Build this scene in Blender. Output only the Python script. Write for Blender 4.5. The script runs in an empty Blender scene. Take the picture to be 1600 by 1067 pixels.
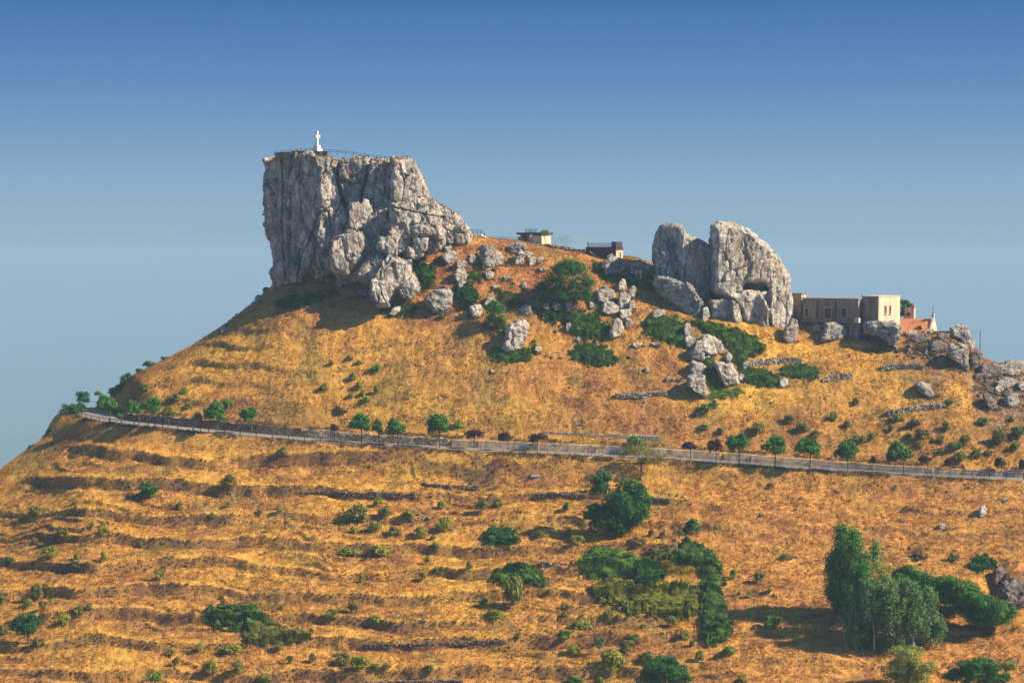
import bpy, bmesh, math, random
import numpy as np
from mathutils import Vector, Matrix
S = bpy.context.scene
C = S.collection
R = math.radians
random.seed(7)
rng = np.random.default_rng(11)

# ------------------------------------------------------------------ camera
F = 3200.0                       # focal length in photo pixels (1600 wide)
TH = math.atan(133.5 / F)        # camera looks down a little
CT, ST = math.cos(TH), math.sin(TH)
cd = bpy.data.cameras.new('camera')
cd.sensor_width = 36.0
cd.lens = 36.0 * F / 1600.0
cd.clip_start = 1.0
cd.clip_end = 120000.0
cam = bpy.data.objects.new('camera', cd)
cam.rotation_euler = (math.pi / 2 - TH, 0, 0)
C.objects.link(cam)
S.camera = cam

EXPO = 0.95
SKYS = 0.085
# ------------------------------------------------------------------ sun, sky
SUN_AZ = R(-7.0)      # measured from +X (right) towards +Y (away from the camera)
SUN_EL = R(37.0)
sd = bpy.data.lights.new('sun', 'SUN')
sd.energy = 5.0
sd.angle = R(0.5)
sd.color = (1.0, 0.85, 0.63)
sun = bpy.data.objects.new('sun', sd)
sv = Vector((math.cos(SUN_AZ) * math.cos(SUN_EL), math.sin(SUN_AZ) * math.cos(SUN_EL), math.sin(SUN_EL)))
sun.rotation_euler = sv.to_track_quat('Z', 'Y').to_euler()
C.objects.link(sun)

W = bpy.data.worlds.new("World")
S.world = W
W.use_nodes = True
nt = W.node_tree
for n in list(nt.nodes):
    nt.nodes.remove(n)
wo = nt.nodes.new('ShaderNodeOutputWorld')
bg = nt.nodes.new('ShaderNodeBackground')
bg.inputs['Strength'].default_value = SKYS
sky = nt.nodes.new('ShaderNodeTexSky')
sky.sky_type = 'NISHITA'
sky.sun_disc = False
sky.sun_elevation = SUN_EL
sky.sun_rotation = math.pi / 2 - SUN_AZ
sky.altitude = 900
sky.air_density = 1.0
sky.dust_density = 0.6
sky.ozone_density = 2.5
tc = nt.nodes.new('ShaderNodeTexCoord')
sep = nt.nodes.new('ShaderNodeSeparateXYZ')
ramp = nt.nodes.new('ShaderNodeValToRGB')
mr = nt.nodes.new('ShaderNodeMapRange')
mr.inputs['From Min'].default_value = -0.05
mr.inputs['From Max'].default_value = 0.20
nt.links.new(tc.outputs['Generated'], sep.inputs[0])
nt.links.new(sep.outputs['Z'], mr.inputs['Value'])
nt.links.new(mr.outputs[0], ramp.inputs[0])
cr = ramp.color_ramp
def sr(c):
    return tuple(((v / 255 + 0.055) / 1.055) ** 2.4 if v > 10 else v / 255 / 12.92 for v in c)
def stop(z, c, first=None):
    p = (z + 0.05) / 0.25
    e = cr.elements[first] if first is not None else cr.elements.new(p)
    e.position = p
    e.color = (*sr(c), 1)
stop(-0.05, (118, 152, 170), 0)
stop(0.20, (44, 92, 155), 1)
stop(0.000, (139, 170, 188))
stop(0.022, (143, 173, 196))
stop(0.038, (134, 168, 198))
stop(0.055, (118, 156, 194))
stop(0.085, (90, 136, 186))
stop(0.125, (60, 111, 172))
sc_ = nt.nodes.new('ShaderNodeMix'); sc_.data_type = 'RGBA'; sc_.blend_type = 'MULTIPLY'
sc_.inputs['Factor'].default_value = 1.0
k_ = 1.0 / SKYS / 2 ** EXPO
nt.links.new(ramp.outputs[0], sc_.inputs[6])
sc_.inputs[7].default_value = (k_, k_, k_, 1)
sc_.clamp_result = False
mx = nt.nodes.new('ShaderNodeMix'); mx.data_type = 'RGBA'
m2 = nt.nodes.new('ShaderNodeMapRange')
m2.inputs['From Min'].default_value = 0.13
m2.inputs['From Max'].default_value = 0.35
nt.links.new(sep.outputs['Z'], m2.inputs['Value'])
nt.links.new(m2.outputs[0], mx.inputs['Factor'])
nt.links.new(sc_.outputs[2], mx.inputs[6])
tn = nt.nodes.new('ShaderNodeMix'); tn.data_type = 'RGBA'; tn.blend_type = 'MULTIPLY'; tn.inputs['Factor'].default_value = 1.0
tn.clamp_result = False
tn.inputs[7].default_value = (.72, .98, 1.22, 1)
nt.links.new(sky.outputs[0], tn.inputs[6])
nt.links.new(tn.outputs[2], mx.inputs[7])
nt.links.new(mx.outputs[2], bg.inputs['Color'])
nt.links.new(bg.outputs[0], wo.inputs[0])

S.render.engine = 'CYCLES'
S.view_settings.view_transform = 'Standard'
S.view_settings.look = 'None'
S.view_settings.exposure = EXPO
S.view_settings.gamma = 1.0
S.cycles.use_denoising = True
S.cycles.max_bounces = 5
S.cycles.diffuse_bounces = 2
S.cycles.volume_bounces = 0
S.cycles.transparent_max_bounces = 8

# ------------------------------------------------------------------ noise
def _hash(ix, iy, iz, seed):
    h = (ix.astype(np.int64) * 374761393 + iy.astype(np.int64) * 668265263 + iz.astype(np.int64) * 2147483647 + seed * 1274126177) & 0xFFFFFFFF
    h = ((h ^ (h >> 13)) * 1274126177) & 0xFFFFFFFF
    h = ((h ^ (h >> 15)) * 2246822519) & 0xFFFFFFFF
    return (h ^ (h >> 16)) & 0xFFFFFFFF
_G = rng.normal(size=(256, 3)); _G /= np.linalg.norm(_G, axis=1)[:, None]
def noise3(x, y, z, seed=0):
    x, y, z = np.broadcast_arrays(np.asarray(x, float), np.asarray(y, float), np.asarray(z, float))
    ix, iy, iz = np.floor(x), np.floor(y), np.floor(z)
    fx, fy, fz = x - ix, y - iy, z - iz
    u, v, w = [t * t * t * (t * (t * 6 - 15) + 10) for t in (fx, fy, fz)]
    r = 0
    for dx in (0, 1):
        for dy in (0, 1):
            for dz in (0, 1):
                g = _G[_hash(ix + dx, iy + dy, iz + dz, seed) & 255]
                d = g[..., 0] * (fx - dx) + g[..., 1] * (fy - dy) + g[..., 2] * (fz - dz)
                r = r + d * (u if dx else 1 - u) * (v if dy else 1 - v) * (w if dz else 1 - w)
    return r * 1.5
def fbm(x, y, z, f, octv=4, seed=0, gain=0.5):
    r = 0; a = 1.0
    for i in range(octv):
        r = r + a * noise3(x * f, y * f, z * f, seed + i); f *= 2.03; a *= gain
    return r
def worley(x, y, z, seed=0):
    """nearest jittered cell: its random number triple, offset from its centre, and F2-F1"""
    ix, iy, iz = np.floor(x), np.floor(y), np.floor(z)
    best = np.full(x.shape, 9.0); sec = np.full(x.shape, 9.0)
    h0 = np.zeros(x.shape, np.int64); off = np.zeros(x.shape + (3,))
    for dx in (-1, 0, 1):
        for dy in (-1, 0, 1):
            for dz in (-1, 0, 1):
                h = _hash(ix + dx, iy + dy, iz + dz, seed)
                cx = ix + dx + .5 + .42 * ((h & 255) / 127.5 - 1); cy = iy + dy + .5 + .42 * (((h >> 8) & 255) / 127.5 - 1); cz = iz + dz + .5 + .42 * (((h >> 16) & 255) / 127.5 - 1)
                d = np.sqrt((x - cx)**2 + (y - cy)**2 + (z - cz)**2)
                m = d < best
                sec = np.where(m, best, np.minimum(sec, d)); best = np.where(m, d, best)
                h0 = np.where(m, h, h0)
                off[m] = np.stack([x - cx, y - cy, z - cz], -1)[m]
    return h0, off, sec - best
def ridged(x, y, z, f, octv=3, seed=0):
    r = 0; a = 1.0
    for i in range(octv):
        r = r + a * (1 - 2 * np.abs(noise3(x * f, y * f, z * f, seed + i))); f *= 2.1; a *= 0.5
    return r
def smooth(a, b, x):
    t = np.clip((x - a) / (b - a), 0, 1)
    return t * t * (3 - 2 * t)

# ------------------------------------------------------------------ picture -> world
def P(px, py, D):
    """World point at depth D (world Y) on the ray of photo pixel px, py."""
    u = (np.asarray(px, float) - 800) / F; v = (533.5 - np.asarray(py, float)) / F
    y = CT + ST * v; z = -ST + CT * v
    return np.stack(np.broadcast_arrays(u / y * D, D + 0 * u, z / y * D), -1)
def proj(X, Y, Z):
    d = Y * CT - Z * ST
    return 800 + F * X / d, 533.5 - F * (Y * ST + Z * CT) / d

# ------------------------------------------------------------------ terrain
KP = np.array([-300, -100, 0, 60, 140, 200, 250, 300, 350, 400, 430, 500, 600, 735, 800, 900, 1000, 1100, 1240, 1400, 1440, 1480, 1510, 1530, 1600, 1750, 2000], float)
KC = np.array([900, 800, 735, 690, 642, 590, 566, 541, 508, 470, 442, 415, 392, 368, 375, 391, 404, 440, 498, 516, 518, 521, 537, 560, 577, 625, 760], float)
KD = np.array([360, 372, 385, 390, 399, 402, 405, 408, 411, 414, 416, 420, 425, 427, 428, 428, 427, 424, 417, 414, 413.5, 413, 412.5, 412, 410, 408, 400], float)
RP = np.array([-300, -100, 0, 60, 140, 200, 300, 400, 550, 700, 850, 1000, 1150, 1300, 1450, 1600, 1750, 2000], float)
RY = np.array([930, 832, 770, 726, 668, 662, 671, 680, 692, 700, 707, 714, 723, 734, 743, 749, 756, 800], float)
RD = np.array([350, 362, 374, 378, 384, 381, 378, 376, 374, 372, 371, 370, 369, 368, 366, 365, 364, 360], float)
_px = np.arange(-300, 2001, 2.0)
def _sm(a, w):
    k = np.exp(-.5 * (np.arange(-3 * w, 3 * w + 1) / w)**2); k /= k.sum()
    return np.convolve(np.pad(a, 3 * w, mode='edge'), k, 'valid')
_KD = _sm(np.interp(_px, KP, KD), 14); _KC = _sm(np.interp(_px, KP, KC), 5)
_RY = _sm(np.interp(_px, RP, RY), 16); _RD = _sm(np.interp(_px, RP, RD), 16)
def knots(px):
    dc = np.interp(px, _px, _KD); yc = np.interp(px, _px, _KC)
    yr = np.interp(px, _px, _RY); dr = np.interp(px, _px, _RD)
    zc = P(px, yc, dc)[..., 2]; zr = P(px, yr, dr)[..., 2]
    db = np.full_like(px, 296.0); zb = P(px, np.full_like(px, 1085.0), db)[..., 2]
    Ds = np.stack([0 * px - 400, 0 * px + 60, 0 * px + 220, db, dr, dc, dc + 9, dc + 60, dc + 1500], -1)
    bend = smooth(40, 100, px) * smooth(240, 180, px)
    Zs = np.stack([0 * px - 760, 0 * px - 330, zb - 32, zb, zr, zc, zc - 1.0 + .6 * bend, zc - 38 + 22 * bend, 0 * px - 900], -1)
    return Ds, Zs
def pchip(Ds, Zs, D):
    h = np.diff(Ds, axis=-1); m = np.diff(Zs, axis=-1) / h
    t = np.zeros_like(Zs)
    a, b = m[..., :-1], m[..., 1:]
    with np.errstate(divide='ignore', invalid='ignore'):
        hm = np.where(a * b > 0, 2 * a * b / (a + b), 0.0)
    t[..., 1:-1] = hm
    t[..., 0] = m[..., 0]; t[..., -1] = m[..., -1]
    r = np.zeros_like(D)
    n = Ds.shape[-1]
    for i in range(n - 1):
        msk = (D >= Ds[..., i]) & ((D < Ds[..., i + 1]) | (i == n - 2))
        if i == 0: msk |= D < Ds[..., 0]
        if not msk.any(): continue
        hh = h[..., i][msk]; s = np.clip((D[msk] - Ds[..., i][msk]) / hh, 0, 1)
        r[msk] = ((2 * s**3 - 3 * s**2 + 1) * Zs[..., i][msk] + (s**3 - 2 * s**2 + s) * hh * t[..., i][msk]
                  + (-2 * s**3 + 3 * s**2) * Zs[..., i + 1][msk] + (s**3 - s**2) * hh * t[..., i + 1][msk])
    return r

# road centre line, from the far bend on the left to beyond the right edge
_rc = [(128, 641, 412), (135, 642.5, 407), (140, 644, 402), (144, 647, 397), (152, 651, 391.5), (165, 655, 387), (185, 658.5, 384), (215, 662, 381.5), (250, 665.5, 379.8), (300, 671, 378), (400, 680, 376)] + \
      [(x, float(np.interp(x, RP, RY)), float(np.interp(x, RP, RD))) for x in range(475, 1800, 75)]
_rp = np.array([P(*q) for q in _rc])
_s = np.concatenate([[0], np.cumsum(np.linalg.norm(np.diff(_rp[:, :2], axis=0), axis=1))])
_ss = np.linspace(0, _s[-1], 520)
ROAD = np.stack([np.interp(_ss, _s, _rp[:, i]) for i in range(3)], 1)
for _ in range(12):
    ROAD[1:-1] = (ROAD[:-2] + 2 * ROAD[1:-1] + ROAD[2:]) / 4
_t = np.gradient(ROAD[:, :2], axis=0); _t /= np.linalg.norm(_t, axis=1)[:, None]
RN = np.stack([-_t[:, 1], _t[:, 0]], 1)      # left of travel: uphill side
def road_dist(X, Y):
    """signed distance (positive uphill) and road height; big where far."""
    d = np.full(X.shape, 99.0); z = np.zeros(X.shape)
    px = 800 + F * X / Y
    near = (Y > 350) & (Y < 440) & (px > -60) & (px < 1800) & (np.abs(Y - np.interp(px, [60, 140, 200, 1700], [405, 400, 382, 365])) < np.interp(px, [60, 220, 300], [50, 38, 16]))
    idx = np.nonzero(near.ravel())[0]
    Xf, Yf = X.ravel(), Y.ravel(); df, zf = d.ravel(), z.ravel()
    for c in range(0, len(idx), 20000):
        ii = idx[c:c + 20000]
        dx = Xf[ii][:, None] - ROAD[None, :, 0]; dy = Yf[ii][:, None] - ROAD[None, :, 1]
        q = dx * dx + dy * dy
        j = q.argmin(1); r = np.arange(len(ii))
        sg = np.sign(dx[r, j] * RN[j, 0] + dy[r, j] * RN[j, 1])
        df[ii] = np.sqrt(q[r, j]) * sg; zf[ii] = ROAD[j, 2]
    return df.reshape(X.shape), zf.reshape(X.shape)

LX = [0, 150, 300, 450, 600, 800, 1000, 1600]
LEV = np.array([   # lip of each terrace, traced along the hillside (height in photo pixels per column)
    [700, 704, 712, 716, 722, 728, 735, 770],
    [748, 744, 752, 760, 764, 766, 770, 800],
    [796, 792, 798, 805, 806, 812, 812, 828],
    [832, 834, 836, 838, 846, 856, 850, 856],
    [872, 876, 866, 880, 892, 884, 888, 884],
    [914, 912, 912, 922, 930, 918, 925, 912],
    [962, 940, 948, 960, 966, 968, 960, 945],
    [1006, 995, 1000, 1000, 994, 990, 986, 985],
    [1048, 1046, 1044, 1040, 1034, 1038, 1030, 1030],
    [1092, 1090, 1088, 1085, 1080, 1082, 1078, 1075]], float)
def level(px, py):
    cols = [np.interp(px, LX, LEV[i]) for i in range(len(LEV))]
    cols = [cols[0] - 45] + cols + [cols[-1] + 45]
    s = np.zeros_like(px)
    for i in range(len(cols) - 1):
        s = np.where((py >= cols[i]), i + (py - cols[i]) / (cols[i + 1] - cols[i]), s)
    return s

def T(X, Y, detail=True, info=False):
    X = np.asarray(X, float); Y = np.asarray(Y, float)
    Ys = np.where(np.abs(Y) < 30, 30, Y)
    px = 800 + F * X / Ys
    px = np.clip(px, -300, 2000)
    Ds, Zs = knots(px); z = pchip(Ds, Zs, Y)
    px = np.clip(800 + F * X / (Ys * CT - z * ST), -300, 2000)
    Ds, Zs = knots(px); z = pchip(Ds, Zs, Y)
    dr = Ds[..., 4]; dc = Ds[..., 5]
    _, py = proj(X, Ys, z)
    below = smooth(2, -7, Y - dr)                   # 1 below the road
    far = smooth(0, -14, Y - dc)                    # keeps the skyline exact
    z = z + 0.9 * fbm(X, Y, 0, 1 / 38., 2, 5) * far
    # terraces
    w1 = fbm(X, Y, 0, 1 / 26., 3, 21); w2 = fbm(X, Y, 3, 1 / 7., 2, 31)
    s = level(px, py + 12 * w1 + 4.5 * w2)
    f = s - np.floor(s)
    g = np.where(f < 0.10, 0.75 * f / .10, 0)       # riser just under each lip
    g = np.where(f < 0.10, 0.66 * smooth(0, 0.10, f), 0.66 + 0.34 * (f - 0.10) / 0.90)
    vary = np.clip(0.98 + 0.8 * fbm(X, Y, np.floor(s) * 7.3, 1 / 28., 2, 41), 0.4, 1.15)
    s3 = 2.0 * s + .45 + .35 * w2 + .3 * w1; f3 = s3 - np.floor(s3)
    g3 = np.where(f3 < .12, .6 * smooth(0, .12, f3), .6 + .4 * (f3 - .12) / .88)
    v3 = np.clip(.5 + 1.1 * fbm(X, Y, np.floor(s3) * 3.3, 1 / 20., 2, 43), 0, 1)
    right = smooth(1240, 900, px)
    z = z + 1.15 * below * (.35 + .65 * right) * v3 * (f3 - g3)
    amp = 2.7 * below * (0.30 + 0.62 * right) * vary * smooth(250, 290, Y) * (.6 + .4 * smooth(-60, 200, px))
    z = z + amp * (f - g)
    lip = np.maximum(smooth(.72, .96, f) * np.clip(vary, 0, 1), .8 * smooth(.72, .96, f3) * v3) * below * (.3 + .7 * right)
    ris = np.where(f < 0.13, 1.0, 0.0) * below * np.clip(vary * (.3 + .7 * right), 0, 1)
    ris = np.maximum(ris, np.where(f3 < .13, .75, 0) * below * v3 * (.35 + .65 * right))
    # a few faint benches above the road
    h2 = -z / 3.4 + 0.7 * w1
    f2 = h2 - np.floor(h2)
    g2 = np.where(f2 < 0.2, 0.55 * smooth(0, .2, f2), .55 + .45 * (f2 - .2) / .8)
    up = smooth(3, 9, Y - dr) * far
    vy2 = np.clip(0.45 + 1.1 * fbm(X, Y, np.floor(h2) * 5.1, 1 / 22., 2, 51), 0, 1)
    leftz = smooth(760, 480, px) * .75 + .25
    z = z + 1.5 * up * vy2 * leftz * (f2 - g2)
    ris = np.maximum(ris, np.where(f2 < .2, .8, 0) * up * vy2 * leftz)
    # gully on the far right, hollow
    pxx, pyy = px, py
    gu = np.exp(-(((pxx - 1553) / 16)**2 + ((pyy - 905) / 26)**2))
    z = z - 3.2 * gu
    if detail:
        edge = 0.35 + 0.65 * far
        z = z + edge * (0.34 * fbm(X, Y, 1, 1 / 5., 3, 61) + 0.16 * fbm(X, Y, 2, 1 / 1.1, 2, 71))
        stiff = smooth(1100, 1300, px) * below
        z = z + stiff * 0.35 * ridged(X * .45, Y * 1.1, 0, 1 / 3.2, 2, 81) * .5
        rocky = up * smooth(640, 560, py) * smooth(560, 680, px) * smooth(1120, 1000, px)
        z = z + rocky * 0.5 * ridged(X, Y, 0, 1 / 6., 2, 91) * .5
        rr = smooth(1400, 1430, px) * smooth(22, 4, dc - Y) 
        z = z + rr * far * 1.0 * ridged(X, Y, 0, 1 / 5., 3, 95) * .6
    # the road bench
    d, zr = road_dist(X, Y)
    on = (d > -3.25) & (d < 3.15)
    z = np.where(on, zr - 0.06, z)
    wide = -7.5 - 2.5 * smooth(384, 393, Y)
    dn = (d <= -3.25) & (d > wide)
    tt = np.clip((d + 3.25) / (wide + 3.25), 0, 1); t = tt * tt * (3 - 2 * tt)
    z = np.where(dn, (zr - 0.06 - 0.05 * (-3.25 - d)) * (1 - t) + np.minimum(z, zr - 0.1) * t, z)
    upb = (d >= 3.15) & (d < 9)
    wall_h = np.interp(px, [60, 150, 300, 700, 1035, 1250, 1600], [.4, 1.0, 1.5, 1.2, 1.35, 1.25, .9])
    wall_h = wall_h * smooth(393, 387, Y)
    cut = zr + wall_h + 0.35 * (d - 3.4)
    cut = np.where(Y > 390, np.minimum(cut, np.maximum(z, zr - .06)), cut)
    t = smooth(4, 9, d)
    z = np.where(upb, np.where(d < 3.4, zr - .06 + (wall_h) * smooth(3.15, 3.4, d), cut * (1 - t) + np.maximum(z, cut) * t), z)
    # a made platform under the buildings on the right and the terrace of the houses
    if info:
        return z, dict(px=px, py=py, ris=ris, below=below, far=far, d=d, lip=lip, up=up, dc=dc, dr=dr)
    return z

# depth of the bare ground for every photo pixel (built by walking each column uphill)
_cx = np.arange(-60, 1664, 3.0)
_cd = np.concatenate([np.arange(270, 432, 0.22)])
def _dbuf():
    DD, PX = np.meshgrid(_cd, _cx)
    X = (PX - 800) / F * DD * 1.002
    z = T(X, DD)
    px, py = proj(X, DD, z)
    X = X * (PX - 800 + 1e-6) / (px - 800 + 1e-6)
    z = T(X, DD)
    _, py = proj(X, DD, z)
    rm = np.minimum.accumulate(py, axis=1)
    return rm
_rm = _dbuf()
SKYY = _rm.min(1)
def gD(px, py):
    """Depth (world Y) where the ray of a photo pixel meets the ground; past the skyline, the skyline's depth."""
    px = np.atleast_1d(np.asarray(px, float)); py = np.atleast_1d(np.asarray(py, float))
    c = np.clip(((px + 60) / 3.0).round().astype(int), 0, len(_cx) - 1)
    out = np.empty(len(px))
    for cc in np.unique(c):
        m = c == cc
        out[m] = np.interp(-py[m], -_rm[cc], _cd)
    return out
def G(px, py, dz=0.0, dD=0.0):
    """World point on the ground under a photo pixel."""
    D = float(gD(px, py)[0]) + dD
    p = P(px, py, D)
    X = float(p[0]); z = float(T(np.array([X]), np.array([D]))[0])
    return Vector((X, D, z + dz))
def mpp(D):      # metres per photo pixel at depth D
    return D / F

# ------------------------------------------------------------------ object helpers
def mesh_np(name, v, f, col=None, colname='tint', smooth_=False):
    """numpy vertices and equal-sized faces -> mesh"""
    me = bpy.data.meshes.new(name)
    v = np.ascontiguousarray(v, np.float32); f = np.ascontiguousarray(f, np.int32)
    n = f.shape[1]
    me.vertices.add(len(v)); me.vertices.foreach_set('co', v.ravel())
    me.loops.add(f.size); me.loops.foreach_set('vertex_index', f.ravel())
    me.polygons.add(len(f)); me.polygons.foreach_set('loop_start', np.arange(0, f.size, n, dtype=np.int32))
    me.polygons.foreach_set('loop_total', np.full(len(f), n, np.int32))
    if smooth_:
        me.polygons.foreach_set('use_smooth', np.ones(len(f), bool))
    me.update(calc_edges=True)
    if col is not None:
        a = me.color_attributes.new(colname, 'FLOAT_COLOR', 'POINT')
        c = np.ones((len(v), 4), np.float32); c[:, :3] = col
        a.data.foreach_set('color', c.ravel())
    return me
def link(name, me, mat=None, parent=None, **kw):
    o = bpy.data.objects.new(name, me); C.objects.link(o)
    if mat is not None and len(me.materials) == 0: me.materials.append(mat)
    if parent is not None: o.parent = parent
    for k, v in kw.items():
        if v: o[k] = v
    return o
def thing(name, label, cat, loc=(0, 0, 0), rz=0, group=None):
    o = bpy.data.objects.new(name, None); C.objects.link(o)
    o.location = loc; o.rotation_euler = (0, 0, rz); o.empty_display_size = .5
    o['label'] = label; o['category'] = cat; o['kind'] = 'thing'
    if group: o['group'] = group
    return o
def tag(o, label, cat, group=None):
    o['kind'] = 'thing'
    o['label'] = label; o['category'] = cat
    if group: o['group'] = group
    return o

# ------------------------------------------------------------------ materials
def mat(name, base, rough=0.9, spec=0.2):
    m = bpy.data.materials.new(name); m.use_nodes = True
    b = m.node_tree.nodes['Principled BSDF']
    b.inputs['Base Color'].default_value = (*base, 1)
    b.inputs['Roughness'].default_value = rough
    b.inputs['Specular IOR Level'].default_value = spec
    return m, m.node_tree, b
def N(nt, t, **kw):
    n = nt.nodes.new(t)
    for k, v in kw.items():
        if k in n.inputs: n.inputs[k].default_value = v
        else: setattr(n, k, v)
    return n
def rampn(nt, src, stops):
    r = nt.nodes.new('ShaderNodeValToRGB'); e = r.color_ramp.elements
    e[0].position = stops[0][0]; e[0].color = (*stops[0][1], 1)
    e[1].position = stops[-1][0]; e[1].color = (*stops[-1][1], 1)
    for p, c in stops[1:-1]:
        x = e.new(p); x.color = (*c, 1)
    nt.links.new(src, r.inputs[0]); return r.outputs[0]
def mixc(nt, fac, a, b, blend='MIX'):
    m = nt.nodes.new('ShaderNodeMix'); m.data_type = 'RGBA'; m.blend_type = blend
    for s, v in ((0, fac), (6, a), (7, b)):
        if hasattr(v, 'is_linked') or isinstance(v, bpy.types.NodeSocket): nt.links.new(v, m.inputs[s])
        elif s == 0: m.inputs[s].default_value = v
        else: m.inputs[s].default_value = (*v, 1)
    return m.outputs[2]
def pos_noise(nt, scale, detail=3, rough=.55, obj=False, vec=None):
    if vec is None:
        g = nt.nodes.new('ShaderNodeNewGeometry'); vec = g.outputs['Position']
    n = N(nt, 'ShaderNodeTexNoise'); n.inputs['Scale'].default_value = scale
    n.inputs['Detail'].default_value = detail; n.inputs['Roughness'].default_value = rough
    nt.links.new(vec, n.inputs['Vector']); return n.outputs['Fac']

def make_ground_mat(name, fine=1.0):
    m, nt, b = mat(name, (.4, .25, .1), 1.0, 0.0)
    at = N(nt, 'ShaderNodeAttribute', attribute_name='tint')
    n1 = pos_noise(nt, 3.2, 4, .7)
    c = rampn(nt, n1, [(.25, (.70, .68, .68)), (.5, (.98, .98, .98)), (.75, (1.28, 1.27, 1.2))])
    col = mixc(nt, 1.0, at.outputs['Color'], c, 'MULTIPLY')
    n2 = pos_noise(nt, .35, 4, .6)
    c2 = rampn(nt, n2, [(.3, (.86, .83, .83)), (.7, (1.14, 1.14, 1.1))])
    col = mixc(nt, 1.0, col, c2, 'MULTIPLY')
    nt.links.new(col, b.inputs['Base Color'])
    bp = N(nt, 'ShaderNodeBump'); bp.inputs['Strength'].default_value = .6; bp.inputs['Distance'].default_value = .2
    nt.links.new(pos_noise(nt, 1.6, 5, .7), bp.inputs['Height'])
    nt.links.new(bp.outputs[0], b.inputs['Normal'])
    return m
M = {}
M['ground'] = make_ground_mat('dry_grass_ground')

# albedo of the hillside, from real zones: straw, rust, golden, olive, bare earth on the risers, plus a painted lip highlight
def blob(px, py, cx, cy, rx, ry, p=2):
    return np.exp(-(((px - cx) / rx)**2 + ((py - cy) / ry)**2) ** (p / 2))
def ground_col(X, Y, inf, rnd=0):
    px, py, ris, below, up = inf['px'], inf['py'], inf['ris'], inf['below'], inf['up']
    straw = np.array([.47, .245, .056]); rust = np.array([.27, .120, .048]); gold = np.array([.56, .325, .056])
    olive = np.array([.20, .15, .040]); earth = np.array([.135, .072, .040]); red = np.array([.40, .135, .075])
    n1 = fbm(X, Y, 0, 1 / 17., 4, 101); n2 = fbm(X, Y, 5, 1 / 5.5, 4, 111); n3 = fbm(X, Y, 9, 1 / 1.6, 3, 121)
    def mixm(a, b, w):
        w = np.clip(w, 0, 1)[..., None]; return a * (1 - w) + b * w
    c = straw + np.zeros(px.shape + (3,))
    c = mixm(c, rust, .12 + .5 * smooth(-.05, .7, n1 + .5 * n2))
    c = mixm(c, earth * 1.3, .36 * smooth(.15, .6, n2 + .25 * n3 + .4 * n1))
    c = mixm(c, rust * .95, .18 * smooth(.1, .6, n3 + .3 * n2))
    c = mixm(c, gold, .6 * smooth(.0, .5, -n1 + .4 * n2))
    # reddish, brushy belt among the upper boulders, golden apron under the slabs
    belt = up * (blob(px, py, 790, 450, 260, 75) + blob(px, py, 480, 440, 120, 34) + .8 * blob(px, py, 880, 580, 200, 30) + .6 * blob(px, py, 1300, 690, 350, 30))
    c = mixm(c, red, .55 * belt * (0.7 + .8 * n2))
    c = mixm(c, rust * .72, .5 * belt * smooth(-.1, .4, n3 + n2))
    ap = up * (blob(px, py, 1170, 625, 95, 32) + .9 * blob(px, py, 1210, 548, 60, 12) + .5 * blob(px, py, 1420, 610, 150, 40) + .5 * blob(px, py, 330, 560, 90, 40) + .35 * blob(px, py, 620, 560, 330, 40))
    c = mixm(c, gold * 1.06, .85 * ap)
    br = blob(px, py, 1240, 650, 45, 22) + .5 * blob(px, py, 700, 660, 500, 18)
    c = mixm(c, rust * .75, .6 * br * up)
    rt = smooth(1020, 1250, px) * below
    c = mixm(c, np.array([.46, .222, .066]), .55 * rt)
    c = mixm(c, rust * .7, .45 * rt * smooth(.1, .5, fbm(X, Y * 2.2, 2, 1 / 4., 3, 131)))
    # tussocks of olive
    ol = smooth(.22, .6, fbm(X, Y, 7, 1 / 9., 4, 141) + .25 * n3)
    c = mixm(c, olive, .55 * ol * (1 - .6 * rt))
    c = mixm(c, olive * .9, .6 * up * (blob(px, py, 1440, 690, 170, 34) + blob(px, py, 1060, 520, 70, 26)+ blob(px, py, 470, 475, 90, 10)) * smooth(-.25, .4, n2))
    c = mixm(c, gold * 1.12, .6 * inf['lip'])  # brighter gold paints a highlight along the terrace lips
    # risers: exposed earth and dead brush, darkened further to stand for riser shade
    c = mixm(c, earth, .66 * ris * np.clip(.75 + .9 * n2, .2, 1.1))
    # scree on the far right
    sc = smooth(1395, 1430, px + 20 * n2) * smooth(34, 8, (inf['dc'] - Y) + 9 * n2 - .05 * (px - 1400) * (px > 1520)) * up
    c = mixm(c, np.array([.16, .10, .075]) + .09 * n3[..., None], .85 * sc)
    # cart track at lower right, path
    tr = np.interp(py, [925, 950, 985, 1010], [1205, 1180, 1158, 1140])
    c = mixm(c, gold * 1.15, .7 * np.exp(-((px - tr) / 3.0)**2) * (py > 920) * (py < 1012))
    c = c * np.clip(1 + .2 * n3, .5, 1.5)[..., None]
    c = c * (1 + .18 * fbm(X * .35, Y * 2.2, 0, 1 / 2.4, 3, 161))[..., None]
    return np.clip(c, .01, .9)

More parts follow.
